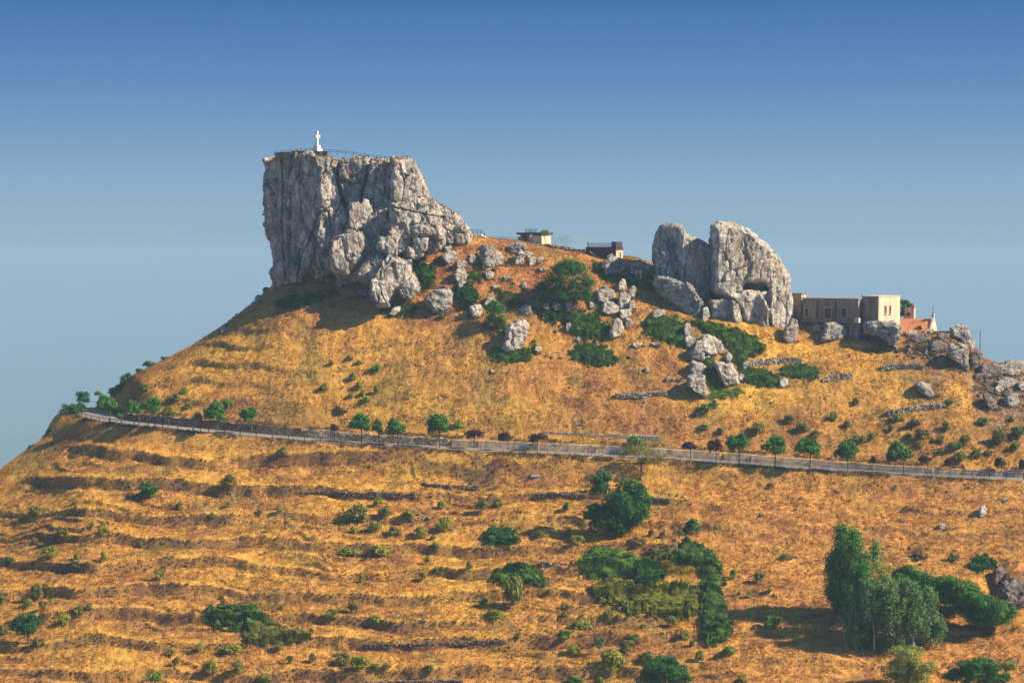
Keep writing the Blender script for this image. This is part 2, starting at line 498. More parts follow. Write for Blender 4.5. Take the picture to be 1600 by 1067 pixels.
def build_terrain():
    ks = np.concatenate([np.linspace(-1.6, -.30, 26)[:-1], np.linspace(-.30, -.262, 12)[:-1], np.linspace(-.262, .262, 1120), np.linspace(.262, .30, 12)[1:], np.linspace(.30, 1.6, 26)[1:]])
    Ds = np.concatenate([np.linspace(60, 262, 14)[:-1], np.linspace(262, 290, 20)[:-1], np.arange(290, 434, .25), 434 + np.cumsum(np.linspace(.5, 5, 14)), np.linspace(480, 1900, 26)])
    K, D = np.meshgrid(ks, Ds)
    X = K * D; z, inf = T(X, D, info=True)
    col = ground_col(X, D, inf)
    v = np.stack([X, D, z], -1).reshape(-1, 3)
    nr, nc = K.shape
    i = np.arange((nr - 1) * (nc - 1)); r = i // (nc - 1); c = i % (nc - 1)
    a = r * nc + c
    f = np.stack([a, a + 1, a + nc + 1, a + nc], 1)
    me = mesh_np('ground', v, f, col.reshape(-1, 3), smooth_=True)
    o = link('ground', me, M['ground']); o['kind'] = 'structure'
    return o
build_terrain()

# tufts of dry grass over the whole visible hillside
def build_tufts(n):
    D = np.sqrt(rng.uniform(292**2, 428**2, n)); px = rng.uniform(-30, 1630, n)
    X = (px - 800) / F * D
    z, inf = T(X, D, info=True)
    keep = (np.abs(inf['d']) > 3.7) & (D < inf['dc'] + 1.5)
    X, D, z = X[keep], D[keep], z[keep]; inf = {k: v[keep] for k, v in inf.items()}
    n = len(X)
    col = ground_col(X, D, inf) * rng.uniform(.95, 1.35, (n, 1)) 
    rich = np.clip(.55 + .6 * fbm(X, D, 4, 1 / 3., 2, 151) + .35 * inf['ris'], .15, 1.4)
    V = []; CC = []
    for b in range(3):
        h = rng.uniform(.12, .40, n) * rich; w = rng.uniform(.05, .14, n)
        a = rng.uniform(0, math.tau, n); la = rng.uniform(0, math.tau, n); le = rng.uniform(0, .6, n) * h
        ox = rng.uniform(-.14, .14, n); oy = rng.uniform(-.14, .14, n)
        bx, by = X + ox, D + oy
        p0 = np.stack([bx - w * np.cos(a), by - w * np.sin(a), z - .06], 1)
        p1 = np.stack([bx + w * np.cos(a), by + w * np.sin(a), z - .06], 1)
        p2 = np.stack([bx + le * np.cos(la), by + le * np.sin(la), z + h], 1)
        V.append(np.stack([p0, p1, p2], 1)); CC.append(np.repeat((col * rng.uniform(.85, 1.2, (n, 1)))[:, None], 3, 1))
    V = np.concatenate(V).reshape(-1, 3); CC = np.concatenate(CC).reshape(-1, 3)
    me = mesh_np('dry_grass', V, np.arange(len(V)).reshape(-1, 3), CC)
    m, nt, b = mat('grass_blades', (.4, .2, .1), 1.0, 0.0)
    at = N(nt, 'ShaderNodeAttribute', attribute_name='tint')
    nt.links.new(at.outputs['Color'], b.inputs['Base Color'])
    tr = nt.nodes.new('ShaderNodeBsdfTranslucent'); nt.links.new(at.outputs['Color'], tr.inputs['Color'])
    ms = nt.nodes.new('ShaderNodeMixShader'); ms.inputs[0].default_value = .5
    out = [q for q in nt.nodes if q.type == 'OUTPUT_MATERIAL'][0]
    nt.links.new(b.outputs[0], ms.inputs[1]); nt.links.new(tr.outputs[0], ms.inputs[2]); nt.links.new(ms.outputs[0], out.inputs['Surface'])
    o = link('dry_grass', me, m); o['kind'] = 'stuff'; o['label'] = 'dry straw-coloured grass covering the whole hillside'
build_tufts(330000)

# ------------------------------------------------------------------ lowland, far hills, haze
def build_far():
    m, nt, b = mat('lowland', (.16, .15, .09), 1, 0)
    nt.links.new(rampn(nt, pos_noise(nt, .0006, 5), [(.3, (.10, .14, .15)), (.7, (.17, .20, .19))]), b.inputs['Base Color'])  # blue-grey colour paints haze into the lowland and distant hills
    n = 60; g = np.linspace(-1, 1, n + 1); g = np.sign(g) * np.abs(g)**1.8 * 60000
    X, Y = np.meshgrid(g, g); v = np.stack([X, Y, 0 * X - 720], -1).reshape(-1, 3)
    i = np.arange(n * n); a = (i // n) * (n + 1) + i % n
    o = link('lowland', mesh_np('lowland', v, np.stack([a, a + 1, a + n + 2, a + n + 1], 1)), m); o['kind'] = 'structure'
    # distant range behind the crest
    hs = []
    nx, ny = 160, 40
    gx = np.linspace(-900, 1500, nx); gy = np.linspace(9000, 12500, ny)
    X, Y = np.meshgrid(gx, gy)
    prof = np.interp(X, [-900, -300, 100, 190, 300, 420, 560, 760, 1000, 1500], [-700, -300, 60, 88, 112, 78, 50, 10, -200, -700])
    env = np.clip(1 - np.abs((Y - 10500) / 1750)**1.6, 0, 1)
    z = -720 + (prof + 720 + 26 * fbm(X, Y, 0, 1 / 420., 4, 5)) * env
    v = np.stack([X, Y, z], -1).reshape(-1, 3)
    i = np.arange((nx - 1) * (ny - 1)); a = (i // (nx - 1)) * nx + i % (nx - 1)
    o = link('distant_hills', mesh_np('distant_hills', v, np.stack([a, a + 1, a + nx + 1, a + nx], 1), smooth_=True), m); o['kind'] = 'structure'
    # the air
    hv = bpy.data.materials.new('haze'); hv.use_nodes = True; t = hv.node_tree
    for q in list(t.nodes): t.nodes.remove(q)
    out = t.nodes.new('ShaderNodeOutputMaterial'); pv = t.nodes.new('ShaderNodeVolumePrincipled')
    pv.inputs['Density'].default_value = HAZE
    pv.inputs['Color'].default_value = HAZEC
    pv.inputs['Anisotropy'].default_value = 0.0
    t.links.new(pv.outputs[0], out.inputs['Volume'])
    L = 60500
    v = np.array([(x, y, z) for z in (-961, 45) for y in (-L, L) for x in (-L, L)], float)
    f = np.array([(0, 2, 3, 1), (4, 5, 7, 6), (0, 1, 5, 4), (2, 6, 7, 3), (0, 4, 6, 2), (1, 3, 7, 5)])
    o = link('haze', mesh_np('haze', v, f), hv); o['kind'] = 'stuff'
HAZE = 0.00020
HAZEC = (.40, .62, .78, 1)
build_far()
# ================================================================== rocks
def rock_material(name, lo, hi, warm, wfac=.35, zs=2.2):
    m, nt, b = mat(name, (.4, .4, .38), .95, .08)
    g = nt.nodes.new('ShaderNodeNewGeometry')
    mp = nt.nodes.new('ShaderNodeMapping'); mp.inputs['Scale'].default_value = (1, 1, zs); mp.inputs['Rotation'].default_value = (.22, .1, 0)
    nt.links.new(g.outputs['Position'], mp.inputs['Vector'])
    n1 = pos_noise(nt, .55, 6, .68, vec=mp.outputs[0]); n2 = pos_noise(nt, 2.6, 5, .7, vec=mp.outputs[0]); n3 = pos_noise(nt, .17, 3, .6)
    c = rampn(nt, n1, [(.32, lo), (.47, tuple(.55 * a + .45 * b_ for a, b_ in zip(lo, hi))), (.60, hi)])
    f = rampn(nt, n2, [(.34, (.46, .45, .45)), (.5, (.94, .94, .94)), (.68, (1.2, 1.19, 1.15))])
    c = mixc(nt, 1.0, c, f, 'MULTIPLY')
    w = rampn(nt, n3, [(.45, (0, 0, 0)), (.68, (wfac, wfac, wfac))])
    c = mixc(nt, w, c, warm)
    vm = nt.nodes.new('ShaderNodeMapping'); vm.inputs['Scale'].default_value = (1, 1, max(.4, zs * .45)); vm.inputs['Rotation'].default_value = (.1, -.15, 0)
    dis = nt.nodes.new('ShaderNodeVectorMath'); dis.operation = 'ADD'
    nn = N(nt, 'ShaderNodeTexNoise'); nn.inputs['Scale'].default_value = .6; nn.inputs['Detail'].default_value = 3; nt.links.new(g.outputs['Position'], nn.inputs['Vector'])
    scv = nt.nodes.new('ShaderNodeVectorMath'); scv.operation = 'SCALE'; scv.inputs['Scale'].default_value = 2.2; nt.links.new(nn.outputs['Color'], scv.inputs[0])
    nt.links.new(g.outputs['Position'], dis.inputs[0]); nt.links.new(scv.outputs[0], dis.inputs[1]); nt.links.new(dis.outputs[0], vm.inputs['Vector'])
    vo = nt.nodes.new('ShaderNodeTexVoronoi'); vo.feature = 'DISTANCE_TO_EDGE'; vo.inputs['Scale'].default_value = .42; nt.links.new(vm.outputs[0], vo.inputs['Vector'])
    ck = rampn(nt, vo.outputs['Distance'], [(0, (.28, .27, .27)), (.035, (.8, .8, .8)), (.07, (1, 1, 1))])
    c = mixc(nt, .8, c, ck, 'MULTIPLY')
    nt.links.new(c, b.inputs['Base Color'])
    b1 = N(nt, 'ShaderNodeBump'); b1.inputs['Strength'].default_value = 1.0; b1.inputs['Distance'].default_value = .34
    nt.links.new(n2, b1.inputs['Height'])
    b2 = N(nt, 'ShaderNodeBump'); b2.inputs['Strength'].default_value = 1.0; b2.inputs['Distance'].default_value = .5
    nt.links.new(n1, b2.inputs['Height']); nt.links.new(b1.outputs[0], b2.inputs['Normal'])
    nt.links.new(b2.outputs[0], b.inputs['Normal'])
    return m
M['rock'] = rock_material('grey_limestone', (.15, .15, .155), (.60, .545, .455), (.38, .24, .15))
M['rock_cliff'] = rock_material('cliff_limestone', (.125, .13, .14), (.64, .575, .475), (.40, .24, .16), .45, .6)
M['rock_warm'] = rock_material('warm_limestone', (.20, .19, .18), (.74, .66, .54), (.42, .27, .16), .45, .9)
M['rock_dark'] = rock_material('dark_rock', (.085, .075, .07), (.33, .27, .22), (.22, .11, .08), .6)

def prism(bm, poly, D0, a=0.0, b=0.0, thick=6.0, bev=.5, back=.8, inset=.86):
    """A bevelled block standing at depth D0 whose front outline is the polygon; a, b tilt the front
    (metres of depth per metre to the right / upwards)."""
    poly = [(float(x), float(y)) for x, y in poly]
    cx = sum(p[0] for p in poly) / len(poly); cy = sum(p[1] for p in poly) / len(poly)
    s = mpp(D0); n = len(poly)
    rings = []
    for k, (sc, dd) in enumerate(((inset, -bev), (1.0, 0.0), (1.0, .55 * thick), (back, thick))):
        ring = []
        for x, y in poly:
            X, Y_ = cx + (x - cx) * sc, cy + (y - cy) * sc
            D = D0 + a * (X - cx) * s + b * (cy - Y_) * s + dd
            # keep real size: place by the ray through the front plane, push straight back in depth
            q = P(X, Y_, D0 + a * (X - cx) * s + b * (cy - Y_) * s + (dd if k == 0 else 0))
            ring.append(bm.verts.new((q[0], D, q[2])))
        rings.append(ring)
    for r0, r1 in zip(rings[:-1], rings[1:]):
        for i in range(n):
            j = (i + 1) % n
            bm.faces.new((r0[i], r0[j], r1[j], r1[i]))
    bm.faces.new(list(reversed(rings[0]))); bm.faces.new(rings[-1])

BASES = []
def finish_rock(name, bm, voxel, amp, mat_, seed=0, parent=None, strata=.0, big=1.0, zs=1.25, fine=1.0, facet=1.0, cracks=(), **kw):
    bmesh.ops.triangulate(bm, faces=bm.faces[:])
    bmesh.ops.recalc_face_normals(bm, faces=bm.faces[:])
    me = bpy.data.meshes.new('rk'); bm.to_mesh(me); bm.free()
    o = bpy.data.objects.new('rk', me); C.objects.link(o)
    md = o.modifiers.new('r', 'REMESH'); md.mode = 'VOXEL'; md.voxel_size = voxel; md.adaptivity = 0
    dg = bpy.context.evaluated_depsgraph_get(); ev = o.evaluated_get(dg)
    m2 = bpy.data.meshes.new_from_object(ev)
    bpy.data.objects.remove(o); bpy.data.meshes.remove(me)
    n = len(m2.vertices); v = np.empty(n * 3, np.float32); m2.vertices.foreach_get('co', v); v = v.reshape(-1, 3).astype(float)
    nm = np.empty(n * 3, np.float32); m2.vertices.foreach_get('normal', nm); nm = nm.reshape(-1, 3)
    x, y, z = v.T
    w = fbm(x, y, z, .25, 2, seed + 5) * 2.0
    d = amp * (.55 * big * fbm(x, y, z, .16 / max(amp, .4), 2, seed) + .10 * fbm(x, y, z, 1.3, 3, seed + 30))
    for fs, ka, kc in ((.16, 1.25, .5), (.42, .62 * fine, .34 * fine), (1.05, .26 * fine, .16 * fine)):
        q = fs / max(amp, .28)
        wx = .25 * noise3(x * q * 2, y * q * 2, z * q * 2, seed + 50)
        h, off, f21 = worley(x * q + wx, y * q, z * q * zs + wx, seed + 60)
        g_ = _G[h & 255]
        t_ = (off * g_).sum(-1)
        d = d + amp * (ka * facet * .55 * t_ + kc * .45 * (((h >> 9) & 255) / 127.5 - 1) - kc * .9 * smooth(.10, 0, f21))
    if strata:
        q = z * 1.15 + .30 * x + w * .35
        d = d + strata * (np.abs(((q) % 1.0) - .5) * 2 - .5) * (.5 + .5 * noise3(x * .3, y * .3, z * .3, seed + 3))
    v = v + nm * d[:, None]
    if cracks:
        px, py = proj(*v.T)
        for pts, wd, dp in cracks:
            best = np.full(len(v), 1e9)
            jx = px + 2.2 * noise3(z * .5, x * .2, 1.0, seed + 70)
            for (x0, y0), (x1, y1) in zip(pts[:-1], pts[1:]):
                vx, vy = x1 - x0, y1 - y0; t = np.clip(((jx - x0) * vx + (py - y0) * vy) / (vx * vx + vy * vy), 0, 1)
                best = np.minimum(best, np.hypot(jx - x0 - t * vx, py - y0 - t * vy))
            v[:, 1] += dp * smooth(wd, wd * .3, best) * (nm[:, 1] < .2)
    m2.vertices.foreach_set('co', v.astype(np.float32).ravel())
    m2.polygons.foreach_set('use_smooth', np.ones(len(m2.polygons), bool)); m2.update()
    m2.name = name
    return link(name, m2, mat_, parent, **kw)

# ------------------------------------------------------------------ the great cliff
def cliff():
    bm = bmesh.new()
    A = lambda poly, D, **k: prism(bm, poly, D, **k)
    # core
    A([(428, 262), (500, 250), (640, 262), (650, 310), (705, 345), (680, 400), (620, 440), (560, 440), (450, 446), (440, 380)], 420, thick=20, bev=1, back=.8)
    # smooth shaded west face: turned to the left, each slab stepping back
    A([(410, 249), (426, 244), (452, 243), (452, 330), (448, 440), (431, 446), (429, 420), (427, 390), (418, 374), (413, 345), (416, 300), (414, 275)], 416.5, a=-1.0, thick=16, bev=.4)
    A([(446, 243), (492, 241), (505, 262), (500, 330), (480, 368), (466, 400), (463, 440), (444, 446), (444, 330)], 412.5, a=-.85, b=.0, thick=20, bev=.4)
    A([(425, 425), (440, 410), (470, 420), (470, 440), (425, 448)], 411.5, a=-.3, thick=8)
    # lit buttress running down
    A([(503, 262), (516, 268), (522, 300), (537, 318), (510, 330), (508, 345), (494, 392), (482, 428), (466, 432), (470, 398), (482, 360), (500, 322)], 409.3, a=0.84, b=.03, thick=14, bev=.8)
    A([(488, 243), (508, 243), (525, 246), (523, 272), (505, 270), (494, 262)], 410.4, a=0.57, thick=12, bev=.8)
    # upper blocks between the clefts
    A([(530, 248), (577, 252), (573, 276), (546, 286), (530, 276)], 411.3, a=0.30, thick=12, bev=.5)
    A([(532, 280), (560, 288), (567, 300), (562, 316), (541, 320), (530, 303)], 411.6, a=0.43, b=.2, thick=12, bev=.5)
    A([(577, 257), (600, 247), (620, 249), (618, 318), (596, 318), (570, 312), (569, 290)], 411.0, a=0.30, thick=14, bev=1.2)
    A([(612, 248), (628, 249), (650, 258), (654, 275), (657, 300), (660, 311), (640, 316), (612, 319)], 411.2, a=0.84, thick=14, bev=1.2)
    A([(648, 260), (654, 262), (660, 285), (667, 298), (667, 311), (652, 313), (649, 290)], 414, a=0.88, thick=8, bev=.5)
    # ledge and middle blocks
    A([(508, 322), (530, 318), (541, 326), (534, 350), (522, 372), (504, 372), (506, 340)], 408.3, a=0.48, b=.1, thick=14, bev=.9)
    A([(546, 318), (572, 308), (586, 318), (583, 345), (575, 361), (544, 359), (540, 342)], 407.6, a=0.43, b=.18, thick=14, bev=1.2)
    A([(583, 312), (600, 308), (618, 320), (618, 334), (584, 334)], 408.5, b=.5, thick=12, bev=.5)
    A([(614, 322), (642, 312), (664, 312), (695, 326), (706, 337), (690, 352), (676, 362), (640, 358), (614, 350)], 408.2, a=0.61, b=.35, thick=16, bev=1.0)
    A([(612, 345), (628, 343), (650, 352), (640, 378), (620, 385), (606, 366)], 405.6, a=0.52, b=.2, thick=12, bev=1.4)
    A([(592, 372), (612, 366), (642, 370), (640, 394), (612, 400), (592, 388)], 404.3, a=0.43, b=.2, thick=12, bev=1.2)
    A([(650, 362), (686, 358), (690, 380), (672, 394), (648, 392)], 405.8, a=0.48, b=.15, thick=10, bev=1)
    A([(636, 388), (660, 384), (662, 400), (640, 402)], 404.2, a=0.61, thick=7)
    # banded block in the middle, the dark recess to its left
    A([(517, 372), (540, 363), (566, 366), (571, 386), (561, 406), (541, 427), (521, 423), (513, 402)], 403.6, a=0.45, b=.1, thick=12, bev=1.6)
    A([(484, 400), (500, 372), (516, 372), (514, 425), (500, 434), (484, 436)], 408.4, a=-0.20, thick=10, bev=.5)
    A([(520, 415), (545, 412), (560, 436), (530, 438)], 405.5, thick=8)
    # slabs at the foot
    A([(551, 430), (566, 408), (590, 400), (606, 404), (598, 432), (580, 444), (560, 440)], 402.2, a=0.25, b=.25, thick=9, bev=1.4)
    A([(576, 446), (590, 414), (612, 402), (640, 406), (642, 428), (630, 448), (614, 464), (608, 478), (590, 478), (578, 464)], 400.2, a=0.54, b=.22, thick=10, bev=1.2)
    A([(626, 440), (644, 430), (650, 450), (640, 466), (622, 464)], 401.2, a=0.52, b=.1, thick=7, bev=.8)
    # the shoulder towards the path
    A([(690, 326), (712, 339), (728, 357), (731, 380), (700, 384), (682, 352)], 419, a=0.79, b=.5, thick=9, bev=.6)
    # rock behind the separate blocks, so that they read as one mass
    A([(500, 262), (570, 256), (650, 270), (656, 320), (640, 400), (600, 420), (520, 420), (480, 430), (478, 380), (505, 320)], 411.8, a=.12, b=-.02, thick=12, bev=.4)
    A([(500, 330), (640, 318), (690, 340), (660, 395), (600, 420), (530, 428), (490, 425)], 407.4, a=.14, b=.12, thick=12, bev=.6)
    CR = [([(524, 246), (527, 275), (531, 300), (538, 318)], 3.4, 2.4), ([(577, 253), (571, 282), (566, 302), (563, 316)], 2.6, 1.8), ([(440, 246), (442, 300), (441, 360), (446, 440)], 1.8, .8),
          ([(470, 250), (468, 300), (474, 345)], 1.5, .5), ([(533, 280), (548, 288), (562, 286)], 1.8, .9), ([(497, 334), (484, 372), (470, 402), (466, 436)], 2.0, 1.0), ([(600, 250), (604, 285), (598, 315)], 1.5, .6),
          ([(608, 322), (640, 330), (668, 336), (696, 340)], 1.6, .7), ([(512, 330), (516, 350), (508, 372)], 2.0, 1.0), ([(540, 322), (544, 345), (536, 362)], 2.2, 1.1), ([(640, 352), (655, 350), (664, 332)], 1.6, .7), ([(600, 410), (590, 440), (600, 470)], 1.6, .7), ([(626, 258), (632, 290), (628, 314)], 1.4, .5)]
    root = thing('rock_cliff', 'huge grey limestone outcrop with a sheer shaded left face, carrying the white cross', 'cliff', tuple(G(560, 470)))
    o = finish_rock('rock_body', bm, .2, 1.05, M['rock_cliff'], 3, strata=.05, zs=.45, fine=.85, facet=1.55, cracks=CR)
    o.parent = root; o.matrix_parent_inverse = Matrix.Translation(-root.location)
    return root, o
cliff_root, cliff_body = cliff()

def twins():
    bm = bmesh.new()
    A = lambda poly, D, **k: prism(bm, poly, D, **k)
    A([(1023, 385), (1027, 362), (1034, 351), (1050, 349), (1066, 352), (1069, 364), (1068, 400), (1062, 440), (1045, 446), (1024, 430)], 411.5, a=-0.35, thick=10, bev=1.0)
    A([(1064, 362), (1084, 371), (1098, 374), (1109, 380), (1114, 388), (1113, 440), (1110, 470), (1100, 503), (1086, 480), (1062, 450), (1060, 400)], 410.2, a=0.50, thick=9, bev=1.2)
    A([(1024, 395), (1046, 392), (1060, 410), (1056, 446), (1026, 432)], 409.5, a=0.30, thick=6, bev=1.0)
    o1 = finish_rock('rock_pinnacle', bm, .2, .62, M['rock_cliff'], 41, zs=.6, fine=.6)
    tag(o1, 'grey rock pinnacle with a stepped sloping top, left one of the twin pinnacles', 'rock')
    bm = bmesh.new()
    A([(1116, 352), (1125, 346), (1150, 349), (1172, 358), (1187, 372), (1205, 385), (1220, 405), (1232, 424), (1237, 440), (1236, 462), (1215, 462), (1200, 446), (1165, 440), (1150, 470), (1140, 480), (1130, 468), (1114, 455), (1113, 400)], 409.2, a=0.39, b=-.02, thick=13, bev=1.8)
    A([(1116, 356), (1140, 352), (1150, 400), (1150, 440), (1130, 466), (1116, 452), (1114, 400)], 408.2, a=-0.50, thick=8, bev=1)
    # hollow under the brow, then the bright lip and the lower body
    A([(1160, 428), (1222, 430), (1222, 462), (1160, 462)], 412.6, thick=6, bev=.2)
    A([(1140, 462), (1170, 454), (1205, 456), (1237, 448), (1240, 475), (1240, 495), (1229, 515), (1214, 523), (1198, 526), (1181, 516), (1163, 512), (1158, 482)], 408.6, a=0.55, thick=12, bev=1.3)
    A([(1158, 460), (1190, 458), (1203, 480), (1202, 526), (1182, 517), (1164, 512), (1156, 480)], 406.9, a=-0.55, thick=6, bev=.7)
    A([(1205, 452), (1232, 444), (1238, 470), (1236, 500), (1226, 516), (1206, 520), (1202, 480)], 407.3, a=0.66, thick=8, bev=1.0)
    o2 = finish_rock('rock_pinnacle', bm, .2, .62, M['rock_warm'], 57, zs=.7, fine=.55)
    tag(o2, 'massive domed rock pinnacle with a hollow under its brow, beside the long building', 'rock')
    bm = bmesh.new()
    A([(1024, 430), (1040, 430), (1062, 437), (1082, 446), (1092, 458), (1097, 470), (1098, 492), (1094, 508), (1080, 500), (1055, 480), (1032, 460), (1022, 445)], 405.8, a=-0.15, b=-.05, thick=5, bev=.8)
    o3 = finish_rock('rock_slab', bm, .2, .45, M['rock'], 63, strata=.03)
    tag(o3, 'curved shaded rock slab leaning in front of the left pinnacle', 'rock')
    bm = bmesh.new()
    A([(1110, 468), (1150, 467), (1158, 478), (1164, 514), (1150, 512), (1144, 500), (1112, 494)], 405.6, a=0.21, thick=6, bev=.3)
    A([(1143, 470), (1157, 474), (1164, 512), (1152, 514), (1146, 496)], 404.9, a=0.75, thick=4, bev=.4)
    o4 = finish_rock('rock_block', bm, .2, .35, M['rock_warm'], 67, strata=.03)
    tag(o4, 'low squared rock block with a ledge, wedged at the foot of the domed pinnacle', 'rock')
    bm = bmesh.new()
    A([(1098, 482), (1106, 478), (1110, 496), (1104, 506), (1097, 503)], 404.4, a=0.66, thick=3, bev=.3)
    o5 = finish_rock('rock_block', bm, .18, .2, M['rock_warm'], 69)
    tag(o5, 'narrow pale rock splinter at the tip of the curved slab', 'rock')
twins()

# ------------------------------------------------------------------ single boulders
# (polygon or (cx, cy, w, h)), tilt a, tilt b, material, label
def boulder(spec, a, b, mt, label, seed, name='boulder', group=None, thick=None, lift=0, D=None):
    if len(spec) == 4 and not hasattr(spec[0], '__len__'):
        cx, cy, w, h = spec
        r = random.Random(seed)
        n = r.choice([6, 7, 8]); off = r.uniform(0, 1)
        poly = []
        for i in range(n):
            t = math.tau * (i + off + r.uniform(-.25, .25)) / n
            q = (abs(math.cos(t))**2.6 + abs(math.sin(t))**2.6) ** (-1 / 2.6) * r.uniform(.86, 1.06)
            poly.append((cx + w / 2 * q * math.cos(t), cy - h / 2 * q * math.sin(t)))
    else:
        poly = list(spec)
    xs = [p[0] for p in poly]; ys = [p[1] for p in poly]
    w = max(xs) - min(xs); h = max(ys) - min(ys); yb = max(ys)
    if D is None: D = float(gD((min(xs) + max(xs)) / 2, yb - 1)[0]) - .1
    s = mpp(D)
    a = a * .8 + .38 if a > -.15 else a
    b = b + .12
    poly2 = [(x, y + (3 if y > yb - .25 * h else 0)) for x, y in poly]
    bm = bmesh.new()
    th = thick or max(.7, .8 * min(w, h * 1.5) * s)
    prism(bm, poly2, D, a=a, b=b, thick=th, bev=.16 * min(w, h) * s, inset=.74, back=.7)
    sz = min(w, h) * s
    BASES.append(((min(xs) + max(xs)) / 2, yb, w))
    o = finish_rock(name, bm, max(.07, min(.2, sz / 14)), min(.5, .13 * sz), M[mt], seed, big=1.3, strata=.02 * sz)
    tag(o, label, 'boulder' if name == 'boulder' else 'rock', group)
    return o
UP = 'boulders strewn over the upper slope'
